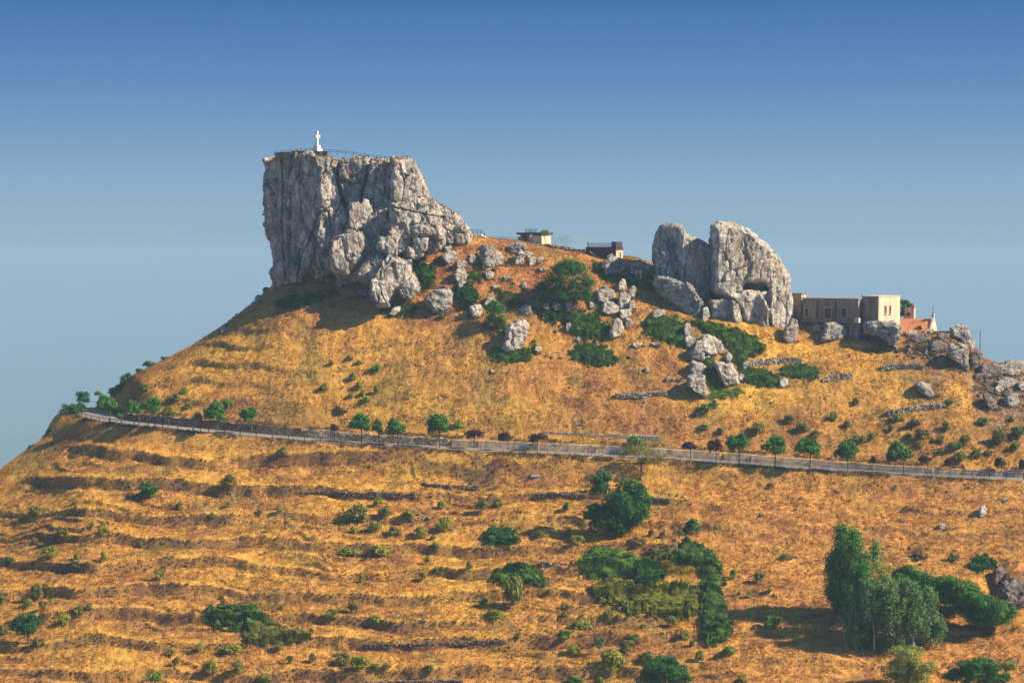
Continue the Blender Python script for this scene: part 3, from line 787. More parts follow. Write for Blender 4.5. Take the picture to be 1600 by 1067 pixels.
BL = [
 ((704,400,30,20), .2,.4,'rock','grey boulder lowest on the grass right of the cliff skirt'),
 ((721,412,20,14), .2,.3,'rock','small slanting rock touching the right end of the grey cliff-side boulder'),
 ((738,405,14,15), .1,.2,'rock','small squat rock between the cliff-side boulder and the split slab'),
 ([(749,392),(753,382),(762,384),(766,400),(760,412),(750,408)], -.4,.1,'rock','dark upright rock against the left end of the big split slab'),
 ([(757,395),(768,386),(782,392),(790,405),(786,413),(770,415),(756,410)], .4,.5,'rock','big split slab with a bright top below the small white hut'),
 ((764,416,22,10), .1,.5,'rock_warm','low pale rock under the big split slab'),
 ([(794,385),(806,379),(821,382),(822,391),(812,396),(796,393)], -.2,.2,'rock','dark overhanging boulder below the cafe terrace wall'),
 ([(806,396),(814,391),(821,396),(819,409),(812,415),(803,412)], .1,.1,'rock','upright dark stone under the overhanging boulder'),
 ((827,398,12,9), .1,.3,'rock','small stone right of the upright dark stone, below the cafe'),
 ((832,407,13,12), .1,.3,'rock_warm','pale stone on the red grass below the cafe tree'),
 ((844,405,13,8), .1,.3,'rock','flat little stone furthest right in the row below the cafe'),
 ([(708,432),(714,419),(724,420),(733,432),(730,440),(715,441)], .1,.2,'rock','tent-shaped boulder sitting over a smaller round one, left of the green bush'),
 ((723,446,16,14), .1,.1,'rock_warm','small round stone right under the tent-shaped boulder'),
 ([(664,468),(672,457),(700,450),(708,460),(706,475),(695,487),(675,486)], .05,.2,'rock','broad rounded pale boulder in the grass right of the cliff foot'),
 ((765,429,14,12), .1,.3,'rock_warm','small pale boulder between the big split slab and the dark bush'),
 ((792,433,13,9), .0,.3,'rock','dark little rock on the red grass left of the round dark tree'),
 ((819,446,8,10), -.1,.1,'rock','tiny upright dark stone left of the round dark tree'),
 ((775,449,12,9), .1,.3,'rock','small grey rock above the wedge boulder'),
 ([(756,475),(760,464),(768,460),(776,471),(772,477)], .3,.2,'rock','wedge boulder with a dark left side in the middle of the upper slope'),
 ((744,484,22,20), .1,.2,'rock_warm','cracked boulder left of the leafy slope tree'),
 ((822,484,22,15), -.2,.3,'rock','shaded flat boulder at the left edge of the dark tree shadow'),
 ((855,480,12,13), 0,.1,'rock','left one of three stones shaded under the round dark tree'),
 ((870,479,15,16), 0,.1,'rock','middle one of three stones shaded under the round dark tree'),
 ((889,478,11,16), 0,.1,'rock','right one of three stones shaded under the round dark tree'),
 ([(783,540),(790,522),(797,505),(808,499),(822,500),(828,510),(827,520),(820,537),(806,545),(790,546)], .12,.12,'rock_warm','big round pale boulder with a dark crack, set in green brambles'),
 ((841,545,14,11), .1,.3,'rock_warm','small pale stone right of the big round boulder'),
 ((888,510,9,16), .1,.05,'rock','small standing stone in front of the bramble patch'),
 ((904,530,7,8), .1,.1,'rock','tiny dark stone below the small standing stone'),
 ([(938,416),(948,402),(955,398),(985,412),(982,419),(968,427),(948,424)], .25,.4,'rock','long sloping slab in front of the dark modern house'),
 ((1000,418,34,22), .1,.5,'rock_warm','brown dome-shaped rock behind the tiny stone hut'),
 ((972,444,14,23), .1,.05,'rock_warm','topmost stone of the column of upright rocks'),
 ((989,456,14,20), .3,.1,'rock','rough stone to the right of the rock column, under the hedge'),
 ([(966,470),(968,458),(977,455),(984,463),(983,478),(976,482),(966,480)], .1,.05,'rock_warm','tall pale second stone in the column of upright rocks'),
 ((987,477,10,17), .3,.05,'rock','narrow shaded stone right of the tall pale one'),
 ([(931,452),(945,447),(960,455),(962,465),(946,472),(934,468)], .15,.5,'rock','tilted slab at the right edge of the round dark tree'),
 ((954,481,28,20), .1,.4,'rock_warm','broad pale slab left of the column of upright rocks'),
 ((978,489,20,15), .1,.2,'rock_warm','third stone down in the column of upright rocks'),
 ([(954,518),(957,502),(965,496),(973,502),(975,515),(967,526),(956,526)], .2,.05,'rock_warm','big faceted lowest stone of the column of upright rocks'),
 ((982,504,12,16), .3,.1,'rock','stone tucked behind the big lowest faceted one'),
 ((928,476,16,9), .1,.4,'rock_warm','flat pale stone under the tilted slab by the dark tree'),
 ((940,506,7,8), .1,.1,'rock_warm','tiny pale stone in the bramble patch'),
 ([(1018,491),(1024,484),(1038,483),(1040,490),(1032,498),(1022,496)], .2,.6,'rock','low boulder capped with grass left of the curved slab'),
 ((997,538,17,6), .1,.5,'rock_warm','flat white stone on the bare red slope'),
 ((1026,537,16,5), .1,.5,'rock_warm','thin pale stone right of the flat white one'),
 ((1011,577,7,10), .1,.1,'rock','lone small dark stone on the orange slope'),
 ((769,580,5,8), .1,.1,'rock_warm','tiny white standing stone alone on the orange slope'),
 ((847,420,9,9), .1,.1,'rock','dark little stone just above the round dark tree'),
 ((1074,515,11,22), .1,.05,'rock_warm','slim standing stone above the pair of slabs'),
 ((1078,533,19,17), .1,.2,'rock','squat boulder under the slim standing stone'),
 ([(1077,560),(1081,545),(1088,533),(1100,532),(1105,545),(1103,564)], .0,.1,'rock','upright arched boulder left of the long leaning slab'),
 ([(1092,540),(1097,526),(1104,522),(1122,530),(1140,549),(1126,553),(1105,551)], .5,.5,'rock_warm','long leaning slab with a sunlit top and dark underside'),
 ((1106,560,8,9), .1,.1,'rock_warm','small stone at the foot of the arched boulder'),
 ((1139,558,13,15), .2,.2,'rock','small grey stone above the tilted square slab'),
 ([(1116,565),(1144,566),(1156,596),(1152,600),(1132,602),(1124,590)], .18,.25,'rock_warm','tilted square slab with a smooth pale face among brambles'),
 ((1090,576,27,24), .0,.2,'rock','round-topped rock behind the pointed slab'),
 ([(1073,586),(1100,588),(1107,608),(1106,621),(1098,619),(1084,612),(1074,602)], .05,.2,'rock','pointed slab with a dark underside at the foot of the boulder cluster'),
 ((1159,589,10,14), .1,.2,'rock_warm','pale stone touching the right side of the tilted square slab'),
 ((1225,596,16,15), .3,.3,'rock_warm','lone pale boulder at the end of the green bramble bank'),
 ([(1222,528),(1227,512),(1238,498),(1246,499),(1247,516),(1244,531),(1232,533)], .15,.1,'rock','leaning grey slab at the right foot of the domed pinnacle'),
 ([(1283,531),(1291,504),(1301,502),(1308,506),(1326,509),(1325,524),(1312,530)], .3,.15,'rock','wedge-shaped rock standing below the long building'),
 ((1277,513,16,13), -.3,.1,'rock','dark rock left of the wedge below the long building'),
 ((1279,529,12,7), .1,.3,'rock','low stone at the foot of the wedge rock'),
 ([(1351,506),(1400,503),(1409,510),(1405,535),(1402,547),(1396,541),(1376,528),(1353,521)], -.25,-.15,'rock','large overhanging rock carrying the corner of the building'),
 ([(1485,511),(1500,508),(1514,512),(1516,534),(1506,535),(1496,528),(1487,524)], .0,.05,'rock','blocky rock on the skyline right of the chapel'),
 ([(1484,541),(1500,537),(1514,539),(1515,578),(1505,576),(1494,566),(1484,556)], .2,.0,'rock','tall rock buttress under the skyline block'),
 ([(1516,546),(1526,543),(1534,550),(1534,576),(1518,577)], .2,.0,'rock_dark','reddish rock column right of the tall buttress'),
 ((1519,537,10,16), .3,.1,'rock_warm','small pale pinnacle between the skyline block and the pole'),
 ([(1431,601),(1441,596),(1454,603),(1467,619),(1452,619),(1436,610)], .1,.5,'rock','dark pointed boulder alone above the lowest dry stone wall'),
 ([(1536,616),(1546,614),(1556,632),(1550,640),(1540,632)], .2,.2,'rock_dark','slanting dark rock on the grass below the scree'),
 ((1583,625,24,23), .0,.2,'rock','rounded grey boulder at the lower edge of the scree'),
 ((1527,605,14,8), .1,.4,'rock_dark','low dark stone left of the slanting rock'),
 ((1547,608,13,9), .1,.4,'rock_dark','low reddish stone above the slanting rock'),
 ((1556,637,9,6), .1,.3,'rock','small stone at the tip of the slanting rock'),
 ([(1530,806),(1532,793),(1538,788),(1543,795),(1541,805),(1535,807)], .3,.1,'rock_warm','pale standing stone alone on the dry slope below the road'),
 ((1474,822,15,9), .1,.3,'rock','low grey stone left of the pale standing stone below the road'),
 ((1410,812,6,4), .1,.3,'rock_warm','tiny white stone above the tall leaning poplar'),
 ((352,516,16,9), .1,.3,'rock','grey rock on the left flank below the skyline'),
 ((372,493,12,8), .1,.3,'rock_warm','small rock higher on the left skyline'),
 ((404,466,14,11), -.1,.3,'rock','rough stone on the skyline just left of the cliff foot'),
 ((415,452,9,8), .1,.2,'rock_warm','pale stone touching the left foot of the cliff'),
 ((514,437,15,8), .1,.3,'rock_warm','flat pale rock below the cliff, left one of a pair'),
 ((531,443,15,10), .1,.3,'rock_warm','bright rock below the cliff, right one of a pair'),
 ([(606,488),(616,478),(630,476),(628,484),(614,491)], .2,.6,'rock_warm','flat slab lying in green brush at the foot of the cliff'),
 ((568,456,16,13), -.2,.1,'rock','dark rock below the left edge of the foot slab'),
 ((1570,780,8,5), .1,.3,'rock','small dark stone near the right edge below the road'),
 ((700,386,14,10), .1,.3,'rock','small rock at the top of the grass beside the cliff shoulder'),
 ((655,452,10,9), .1,.2,'rock','small rock right of the big foot slab'),
 ((1093,646,13,7), .1,.5,'rock_warm','pale rubble stone in a green bush below the slabs'),
 ((1205,755,6,4), .1,.3,'rock_dark','small dark clod just below the road fence'),
]
for i, (sp, a, b, mt_, lab) in enumerate(BL):
    boulder(sp, a, b, mt_, lab, 200 + 7 * i, group=UP if (not hasattr(sp[0], '__len__') and sp[1] < 700) or hasattr(sp[0], '__len__') else None)

# the scree and broken outcrops of the far right skyline
SC = [((1440,528,34,14),'rock_dark','broken brown ledge right under the chapel wall'),((1467,541,30,16),'rock_dark','rubble ledge left of the tall rock buttress'),
 ((1425,520,22,10),'rock','grey broken rock directly below the chapel roof'),((1452,517,20,9),'rock','shaded rock under the chapel gable'),
 ((1475,525,22,12),'rock_dark','brown rock between the chapel and the skyline block'),((1455,545,22,10),'rock_dark','low brown rock in the middle of the scree bank'),
 ((1549,579,42,24),'rock_dark','dark jagged skyline rock right of the pole'),((1582,574,46,22),'rock','grey skyline rock with a dark notch near the right edge'),
 ((1598,574,22,20),'rock','skyline rock cut by the right edge of the scree'),((1546,596,13,8),'rock_dark','rough brown rock below the dark jagged skyline rock'),
 ((1574,597,36,15),'rock','grey outcrop in the middle of the right scree'),((1600,602,20,16),'rock','outcrop at the far right of the scree'),
 ((1562,608,16,10),'rock_warm','pale rubble stone in the right scree'),((1592,616,16,9),'rock_dark','brown rubble stone above the rounded grey boulder'),
 ((1530,588,16,12),'rock_dark','small brown rock at the foot of the reddish column'),
 ((1592,925,50,44),'rock_dark','broken pale bank of rock at the right edge beside the hollow'),((1563,898,22,30),'rock_dark','dark rock wall inside the hollow at the right edge')]
for i, (sp, mt_, lab) in enumerate(SC):
    boulder(sp, .15, .35, mt_, lab, 900 + 11 * i, name='rock_outcrop', group='broken rock on the right')
# ================================================================== road, walls, buildings
def simple_mat(name, c, rough=.85, var=.25, scale=1.5, c2=None, bump=.0, streak=False):
    m, nt, b = mat(name, c, rough, .15)
    vec = None
    if streak:
        g = nt.nodes.new('ShaderNodeNewGeometry'); mp = nt.nodes.new('ShaderNodeMapping'); mp.inputs['Scale'].default_value = (1, 1, .18)
        nt.links.new(g.outputs['Position'], mp.inputs['Vector']); vec = mp.outputs[0]
    n = pos_noise(nt, scale, 5, .65, vec=vec)
    lo = tuple(x * (1 - var) for x in c) if c2 is None else c2
    nt.links.new(rampn(nt, n, [(.3, lo), (.62, tuple(min(1, x * (1 + var * .4)) for x in c))]), b.inputs['Base Color'])
    if bump:
        bp = N(nt, 'ShaderNodeBump'); bp.inputs['Strength'].default_value = .8; bp.inputs['Distance'].default_value = bump
        nt.links.new(pos_noise(nt, scale * 3, 4, .7), bp.inputs['Height']); nt.links.new(bp.outputs[0], b.inputs['Normal'])
    return m
M['asphalt'] = simple_mat('worn_asphalt', (.23, .20, .165), .95, .3, .8)
M['concrete'] = simple_mat('retaining_concrete', (.66, .49, .30), .9, .4, .9, bump=.15, c2=(.22, .15, .09))
def stone_mat(name, c, sc=2.6, gap=.18):
    m, nt, b = mat(name, c, .95, .1)
    g = nt.nodes.new('ShaderNodeNewGeometry'); mp = nt.nodes.new('ShaderNodeMapping'); mp.inputs['Scale'].default_value = (1, 1, 1.6)
    nt.links.new(g.outputs['Position'], mp.inputs['Vector'])
    v1 = nt.nodes.new('ShaderNodeTexVoronoi'); v1.inputs['Scale'].default_value = sc
    v2 = nt.nodes.new('ShaderNodeTexVoronoi'); v2.feature = 'DISTANCE_TO_EDGE'; v2.inputs['Scale'].default_value = sc
    nt.links.new(mp.outputs[0], v1.inputs['Vector']); nt.links.new(mp.outputs[0], v2.inputs['Vector'])
    sp = nt.nodes.new('ShaderNodeSeparateColor'); nt.links.new(v1.outputs['Color'], sp.inputs[0])
    k = rampn(nt, sp.outputs[0], [(0, tuple(x * .45 for x in c)), (.5, tuple(x * .85 for x in c)), (1, tuple(min(.8, x * 1.3) for x in c))])
    e = rampn(nt, v2.outputs['Distance'], [(0, (gap, gap * .9, gap * .8)), (.12, (1, 1, 1))])
    col = mixc(nt, 1.0, k, e, 'MULTIPLY')
    w = rampn(nt, pos_noise(nt, .5, 4, .7), [(.4, (.62, .55, .48)), (.65, (1.05, 1.03, 1))])
    nt.links.new(mixc(nt, 1.0, col, w, 'MULTIPLY'), b.inputs['Base Color'])
    bp = N(nt, 'ShaderNodeBump'); bp.inputs['Strength'].default_value = 1; bp.inputs['Distance'].default_value = .25
    nt.links.new(v2.outputs['Distance'], bp.inputs['Height']); nt.links.new(bp.outputs[0], b.inputs['Normal'])
    return m
M['stone'] = stone_mat('field_stone', (.66, .58, .47), gap=.35)
M['stone_dark'] = stone_mat('dark_field_stone', (.33, .26, .19), gap=.3)
M['stone_road'] = stone_mat('mortared_stone', (.56, .47, .36), 1.9, gap=.3)
M['plaster'] = simple_mat('old_shaded_plaster', (.31, .225, .165), .95, .3, .9, c2=(.11, .085, .07), streak=True)  # old stained plaster, darkened to paint shade on the facades
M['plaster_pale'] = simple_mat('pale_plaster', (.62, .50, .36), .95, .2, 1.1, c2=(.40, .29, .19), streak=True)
M['white'] = simple_mat('white_paint', (.62, .59, .54), .7, .12)
M['brown'] = simple_mat('brown_shutter', (.13, .045, .04), .7, .3)
M['wine'] = simple_mat('wine_cladding', (.085, .03, .045), .6, .3)
M['tile'] = simple_mat('orange_tile', (.62, .24, .10), .9, .45, 2.4, c2=(.36, .13, .06), bump=.08)
M['iron'] = simple_mat('dark_iron', (.05, .05, .055), .5, .2)
M['steel'] = simple_mat('grey_steel', (.30, .31, .32), .45, .2)
M['wood'] = simple_mat('weathered_wood', (.14, .09, .06), .9, .3)
gm, gnt, gb = mat('balustrade_glass', (.5, .6, .65), .1, .5); gb.inputs['Alpha'].default_value = .38; M['glass'] = gm
gm, gnt, gb = mat('wire_mesh', (.35, .30, .25), .6, .3); gb.inputs['Alpha'].default_value = .22; M['mesh'] = gm

def boxv(cx, cy, cz, sx, sy, sz, rz=0.0):
    c, s = math.cos(rz), math.sin(rz)
    v = []
    for dz in (-.5, .5):
        for dx, dy in ((-.5, -.5), (.5, -.5), (.5, .5), (-.5, .5)):
            x, y = dx * sx, dy * sy
            v.append((cx + x * c - y * s, cy + x * s + y * c, cz + dz * sz))
    return v
_BF = [(0, 3, 2, 1), (4, 5, 6, 7), (0, 1, 5, 4), (1, 2, 6, 5), (2, 3, 7, 6), (3, 0, 4, 7)]
class MB:
    def __init__(s): s.v = []; s.f = []
    def box(s, *a, **k):
        n = len(s.v); s.v += boxv(*a, **k); s.f += [tuple(n + i for i in q) for q in _BF]; return s
    def poly(s, vs, fs):
        n = len(s.v); s.v += [tuple(q) for q in vs]; s.f += [tuple(n + i for i in q) for q in fs]; return s
    def tube(s, a, b, r0, r1=None, k=6):
        a, b = Vector(a), Vector(b); r1 = r0 if r1 is None else r1
        d = (b - a).normalized(); u = d.orthogonal().normalized(); w = d.cross(u); n = len(s.v)
        for p, r in ((a, r0), (b, r1)):
            for i in range(k):
                t = math.tau * i / k; s.v.append(tuple(p + (u * math.cos(t) + w * math.sin(t)) * r))
        for i in range(k):
            j = (i + 1) % k; s.f.append((n + i, n + j, n + k + j, n + k + i))
        s.f.append(tuple(n + i for i in reversed(range(k)))); s.f.append(tuple(n + k + i for i in range(k))); return s
    def build(s, name, m, parent=None, bevel=0, smooth_=False, **kw):
        me = bpy.data.meshes.new(name); me.from_pydata(s.v, [], s.f); me.update()
        bm = bmesh.new(); bm.from_mesh(me); bmesh.ops.recalc_face_normals(bm, faces=bm.faces[:])
        if bevel: bmesh.ops.bevel(bm, geom=bm.edges[:], offset=bevel, segments=1, affect='EDGES')
        bm.to_mesh(me); bm.free()
        if smooth_: me.polygons.foreach_set('use_smooth', np.ones(len(me.polygons), bool))
        return link(name, me, m, parent, **kw)

RPX = proj(ROAD[:, 0], ROAD[:, 1], ROAD[:, 2])[0]
RI0 = int(np.argmin(RPX))                                # the bend
def ridx(px):
    return RI0 + int(np.argmin(np.abs(RPX[RI0:] - px)))
def off(i, d, dz=0.0):
    return (ROAD[i, 0] + RN[i, 0] * d, ROAD[i, 1] + RN[i, 1] * d, ROAD[i, 2] + dz)
def strip(name, i0, i1, prof, m, step=1, **kw):
    """sweep a closed cross-section [(offset, dz or fn(px))] along the road line"""
    idx = list(range(i0, i1, step)); mb = MB(); k = len(prof)
    for i in idx:
        for d, z in prof:
            mb.v.append(off(i, d, z(RPX[i], i) if callable(z) else z))
    for a in range(len(idx) - 1):
        for b in range(k):
            c = (b + 1) % k; mb.f.append((a * k + b, a * k + c, (a + 1) * k + c, (a + 1) * k + b))
    mb.f.append(tuple(range(k))); mb.f.append(tuple((len(idx) - 1) * k + i for i in reversed(range(k))))
    return mb.build(name, m, **kw)
o = strip('road', 0, len(ROAD) - 1, [(-2.5, -.3), (-2.5, .0), (2.75, .03), (2.75, -.3)], M['asphalt']); o['kind'] = 'structure'
o = strip('road_verge', 0, len(ROAD) - 1, [(-3.2, -.35), (-3.2, .02), (-2.9, .10), (-2.52, .08), (-2.52, -.3)], M['stone_dark']); o['kind'] = 'structure'
WH = lambda px: float(np.interp(px, [60, 150, 300, 700, 1035, 1250, 1600], [.4, 1.0, 1.5, 1.2, 1.35, 1.25, .9]))
def stone_rows(mb, fn, L, H, sz, depth, seed, rag=.5):
    """coursed rough stones; fn(s) -> (base point, unit along, unit out, height)"""
    r = random.Random(seed); s = 0
    while s < L:
        p, al, outv, h = fn(s); z = 0
        w = sz * r.uniform(.8, 1.5)
        top = h * max(.25, (1 - rag * .35 * r.random() - rag * .35 * max(0, float(noise3(s * .22, seed * .7, 0, 3)) * 1.6)))
        while z < top:
            hh = min(sz * r.uniform(.5, .9), top - z + .05); j = r.uniform(-.05, .05)
            j = r.uniform(-.13, .13); c = Vector(p) + Vector(al) * (w / 2) + Vector(outv) * (j) + Vector((0, 0, z + hh / 2))
            rz = math.atan2(al[1], al[0]) + r.uniform(-.3, .3)
            mb.box(c.x, c.y, c.z, w * .97, depth, hh * .95, rz)
            z += hh
        s += w
def road_wall_stones(i0, i1, d, H, mt, label, sz=.42, seed=1):
    hf = (lambda p: H(p)) if callable(H) else (lambda p: H)
    jag = lambda k: lambda p, i: hf(p) + .30 * float(noise3(i * .21, k, .2, seed)) + .18 * float(noise3(i * .93, k + 2, .2, seed))
    n0 = (ROAD[i1, 0] - ROAD[i0, 0])
    o = strip('retaining_wall', i0, i1, [(d - .12, -.3), (d - .05, lambda p, i: hf(p) * .5 + .05 * float(noise3(i * 1.3, 7, 0, seed))), (d, jag(1)), (d + .7, jag(1.3)), (d + .7, -.3)], mt)
    tag(o, label, 'wall', 'stone walls along the road'); return o
road_wall_stones(ridx(172), ridx(468), 3.12, lambda p: WH(p) + .15, M['stone_dark'], 'dark shaded stone retaining wall behind the road trees on the left', seed=3)  # dark stone colour stands in for the shade on this stretch
road_wall_stones(ridx(470), ridx(700), 3.12, lambda p: WH(p) + .12, M['stone_road'], 'rough pale stone retaining wall behind the middle road trees', seed=4)
road_wall_stones(ridx(1512), ridx(1660), 3.12, lambda p: 1.15, M['stone'], 'low pale stone wall at the right end of the road', seed=5)
def top_noise(base):
    return lambda p, i: base(p) + .12 * float(noise3(i * .13, 3.3, 0.2, 5)) 
for a_, b_, hfun, lab in ((702, 1128, lambda p: WH(p) + .1, 'long pale concrete retaining wall behind the purple roadside trees'),
                         (1131, 1508, lambda p: WH(p) + .05, 'brownish concrete retaining wall behind the wire fence')):
    i0, i1 = ridx(a_), ridx(b_)
    root = thing('retaining_wall', lab, 'wall', off(i0, 3.1)); root['group'] = 'concrete walls along the road'
    inv = Matrix.Translation(-root.location)
    w = strip('wall_face', i0, i1, [(2.95, -.3), (3.0, top_noise(hfun)), (3.75, top_noise(hfun)), (3.75, -.3)], M['concrete']); w.parent = root; w.matrix_parent_inverse = inv
    k = i0 + 12
    while k < i1 - 4:
        x, y, z = off(k, 2.9)
        h = hfun(RPX[k]) + .1
        q = MB().box(x, y, z + h / 2 - .1, .16, .16, h, 0).build('buttress', M['concrete']); q.parent = root; q.matrix_parent_inverse = inv
        k += 26
# second, higher wall
road_wall_stones(ridx(845), ridx(1035), 6.2, lambda p: WH(p) + 2.0, M['stone'], 'higher dry stone wall above the concrete wall, left of the umbrella-shaped tree', .36, 7)

def railing(name, pts, h, spacing, label, cat='railing', rails=(1.0, .55), r=.035, m=None, group=None, post_r=None, mesh=None):
    m = m or M['iron']
    root = thing(name, label, cat, tuple(pts[0]), group=group); inv = Matrix.Translation(-Vector(pts[0]))
    P_ = [Vector(p) for p in pts]; post = []
    dist = 0; nxt = 0
    for a, b in zip(P_[:-1], P_[1:]):
        L = (b - a).length
        while nxt <= dist + L:
            post.append(a.lerp(b, (nxt - dist) / max(L, 1e-6))); nxt += spacing
        dist += L
    post.append(P_[-1])
    for q in post[:95]:
        o = MB().tube(q - Vector((0, 0, .3)), q + Vector((0, 0, h)), post_r or r * 1.3, k=5).build('post', m); o.parent = root; o.matrix_parent_inverse = inv
    for f in rails:
        mb = MB()
        for a, b in zip(P_[:-1], P_[1:]): mb.tube(a + Vector((0, 0, h * f)), b + Vector((0, 0, h * f)), r, k=5)
        o = mb.build('rail', m); o.parent = root; o.matrix_parent_inverse = inv
    if mesh:
        mb = MB()
        for a, b in zip(P_[:-1], P_[1:]):
            mb.poly([a, b, b + Vector((0, 0, h)), a + Vector((0, 0, h))], [(0, 1, 2, 3)])
        o = mb.build('panel', mesh); o.parent = root; o.matrix_parent_inverse = inv
    return root
i0, i1 = RI0 - 10, ridx(560)
railing('guard_rail', [off(i, -2.95, .05) for i in range(i0, i1, 3)], .75, 3.0, 'dark low guard rail along the outer edge of the road bend on the left', 'guard rail', rails=(.95,), r=.07, m=M['wood'])
railing('wire_fence', [off(i, -3.0, .0) for i in range(ridx(1095), ridx(1530), 3)], 1.15, 1.6, 'thin wire fence on the outer road edge at right', 'fence', rails=(1.0, .66, .33), r=.022, m=M['steel'], mesh=M['mesh'])
railing('wire_fence', [off(i, -3.0, .0) for i in range(ridx(620), ridx(1090), 3)], .7, 4.0, 'sparse low posts along the road edge in the middle', 'fence', rails=(), r=.04, m=M['wood'])

# dry stone walls on the slopes
def dry_wall(pts, h_px, mt, label, seed, sz=.34, group='dry stone walls on the slope'):
    D = [float(gD(x, y + h_px)[0]) for x, y in pts]
    W_ = [P(x, y + h_px, d) for (x, y), d in zip(pts, D)]
    W_ = [Vector(q) for q in W_]
    seg = [(b - a).length for a, b in zip(W_[:-1], W_[1:])]; L = sum(seg); H = h_px * mpp(sum(D) / len(D))
    def fn(s):
        k = 0
        while k < len(seg) - 1 and s > seg[k]: s -= seg[k]; k += 1
        a, b = W_[k], W_[k + 1]; t = (b - a).normalized(); p = a.lerp(b, min(1, s / seg[k]))
        al = Vector((t.x, t.y, 0)).normalized()
        return p - Vector((0, 0, .15)), al, (-al.y, al.x, 0), H + .15
    mb = MB(); stone_rows(mb, fn, L, H, sz, .8, seed, rag=1.0)
    o = mb.build('dry_stone_wall', M[mt]); tag(o, label, 'wall', group); return o
for i, (pts, h, mt_, lab, g_) in enumerate([
    ([(962, 613), (985, 612), (1009, 611)], 9, 'stone', 'whitish dry stone wall left of the pointed slab, longest of the row', 'u'),
    ([(1013, 611), (1030, 609), (1042, 610)], 7, 'stone', 'short dry stone wall, middle of the row by the pointed slab', 'u'),
    ([(1049, 609), (1070, 608)], 6, 'stone', 'last short piece of dry stone wall touching the pointed slab', 'u'),
    ([(1040, 589), (1066, 588)], 6, 'stone', 'short dry stone wall just above the row by the pointed slab', 'u'),
    ([(1160, 565), (1180, 561), (1215, 558), (1252, 557)], 9, 'stone', 'long pale dry stone wall above the green bramble bank', 'u'),
    ([(1284, 588), (1300, 585), (1316, 582), (1330, 581)], 8, 'stone', 'sloping dry stone wall with a dark square left end', 'u'),
    ([(1376, 571), (1400, 567), (1425, 566), (1441, 569)], 7, 'stone', 'pale dry stone wall below the overhanging rock', 'u'),
    ([(1386, 641), (1410, 636), (1440, 631), (1475, 627)], 8, 'stone', 'longest pale dry stone wall, lowest on the right slope', 'u'),
    ([(478, 765), (540, 767), (600, 768), (648, 770)], 7, 'stone_dark', 'greyish terrace wall below the road on the left', 't'),
    ([(845, 876), (884, 875)], 7, 'stone_dark', 'short stone patch of terrace wall beside the green mound', 't'),
    ([(570, 1004), (640, 1004), (720, 1000), (788, 997)], 6, 'stone_dark', 'long stone terrace wall low on the hillside', 't'),
    ([(660, 753), (700, 757), (745, 757)], 5, 'stone_dark', 'thin line of terrace wall below the lone round street tree', 't'),
    ([(1010, 775), (1046, 778)], 6, 'stone_dark', 'short ragged terrace wall behind the bare post', 't'),
    ([(560, 1063), (650, 1062), (720, 1060)], 5, 'stone_dark', 'terrace wall at the bottom edge of the hillside', 't'),
    ([(838, 770), (880, 768), (915, 770)], 6, 'stone_dark', 'low terrace wall left of the great round tree', 't')]):
    dry_wall(pts, h, mt_, lab, 300 + i, group='dry stone walls on the slope' if g_ == 'u' else 'terrace walls below the road')

# ------------------------------------------------------------------ cross and cliff-top rails
def on_top(px, py, D):
    return Vector(P(px, py, D))
def cross():
    D = 414.0; b = on_top(495.5, 238.5, D); s = mpp(D)
    root = thing('stone_cross', 'white stone cross on a stepped pedestal at the top of the cliff', 'cross', tuple(b), R(55))
    root.scale = (.86, .86, .95)
    MB().box(0, 0, .35, 2.0, 1.9, .9).build('plinth', M['white'], root, bevel=.04)
    MB().box(0, 0, 1.15, 1.25, 1.2, .75).build('pedestal', M['white'], root, bevel=.04)
    MB().box(0, 0, 2.9, .52, .50, 2.9).build('shaft', M['white'], root, bevel=.03)
    MB().box(0, 0, 3.35, 1.55, .46, .50).box(.72, 0, 3.35, .22, .56, .66).box(-.72, 0, 3.35, .22, .56, .66).build('crossbar', M['white'], root, bevel=.02)
    MB().box(0, 0, 4.42, .66, .6, .24).build('finial', M['white'], root, bevel=.03)
cross()
o = MB()
top = [(430, 243, 414), (455, 240.5, 413.5), (480, 239, 413), (512, 241.5, 412)]
for (x0, y0, d0), (x1, y1, d1) in zip(top[:-1], top[1:]):
    a, b = P(x0, y0, d0), P(x1, y1, d1); c = (a + b) / 2; L = np.linalg.norm(b[:2] - a[:2])
    o.box(c[0], c[1], c[2] - .2, L, .4, 1.3, math.atan2(b[1] - a[1], b[0] - a[0]))
tag(o.build('parapet', M['stone_dark']), 'dark low parapet wall at the rim of the cliff under the cross', 'wall')
railing('cliff_railing', [P(x, y, d) for x, y, d in ((429, 242, 414), (455, 239, 413.5), (488, 238, 413))], .65, 1.6, 'thin iron railing on the cliff top left of the cross', r=.035)
railing('cliff_railing', [P(x, y, d) for x, y, d in ((503, 239, 413), (535, 241, 412.5), (575, 247, 412.5), (605, 251, 413), (628, 252, 414))], .7, 1.6, 'long thin iron railing on the cliff top right of the cross', r=.035)
railing('path_railing', [P(x, y, d) for x, y, d in ((628, 253, 415), (645, 262, 416), (655, 268, 417))], .8, 1.6, 'short railing descending at the right shoulder of the cliff top', r=.03)
railing('path_railing', [P(x, y, d) for x, y, d in ((690, 330, 412), (703, 334, 413), (708, 347, 413), (716, 358, 414), (730, 366, 418))], .95, 1.4, 'zigzag stair railing on the cliff shoulder', r=.035)
railing('path_railing', [P(x, y, d) for x, y, d in ((733, 367, 421), (750, 366, 423), (757, 372, 424))], 1.0, 1.1, 'grey railing on the crest beside the small white hut', r=.045, rails=(1, .66, .33))

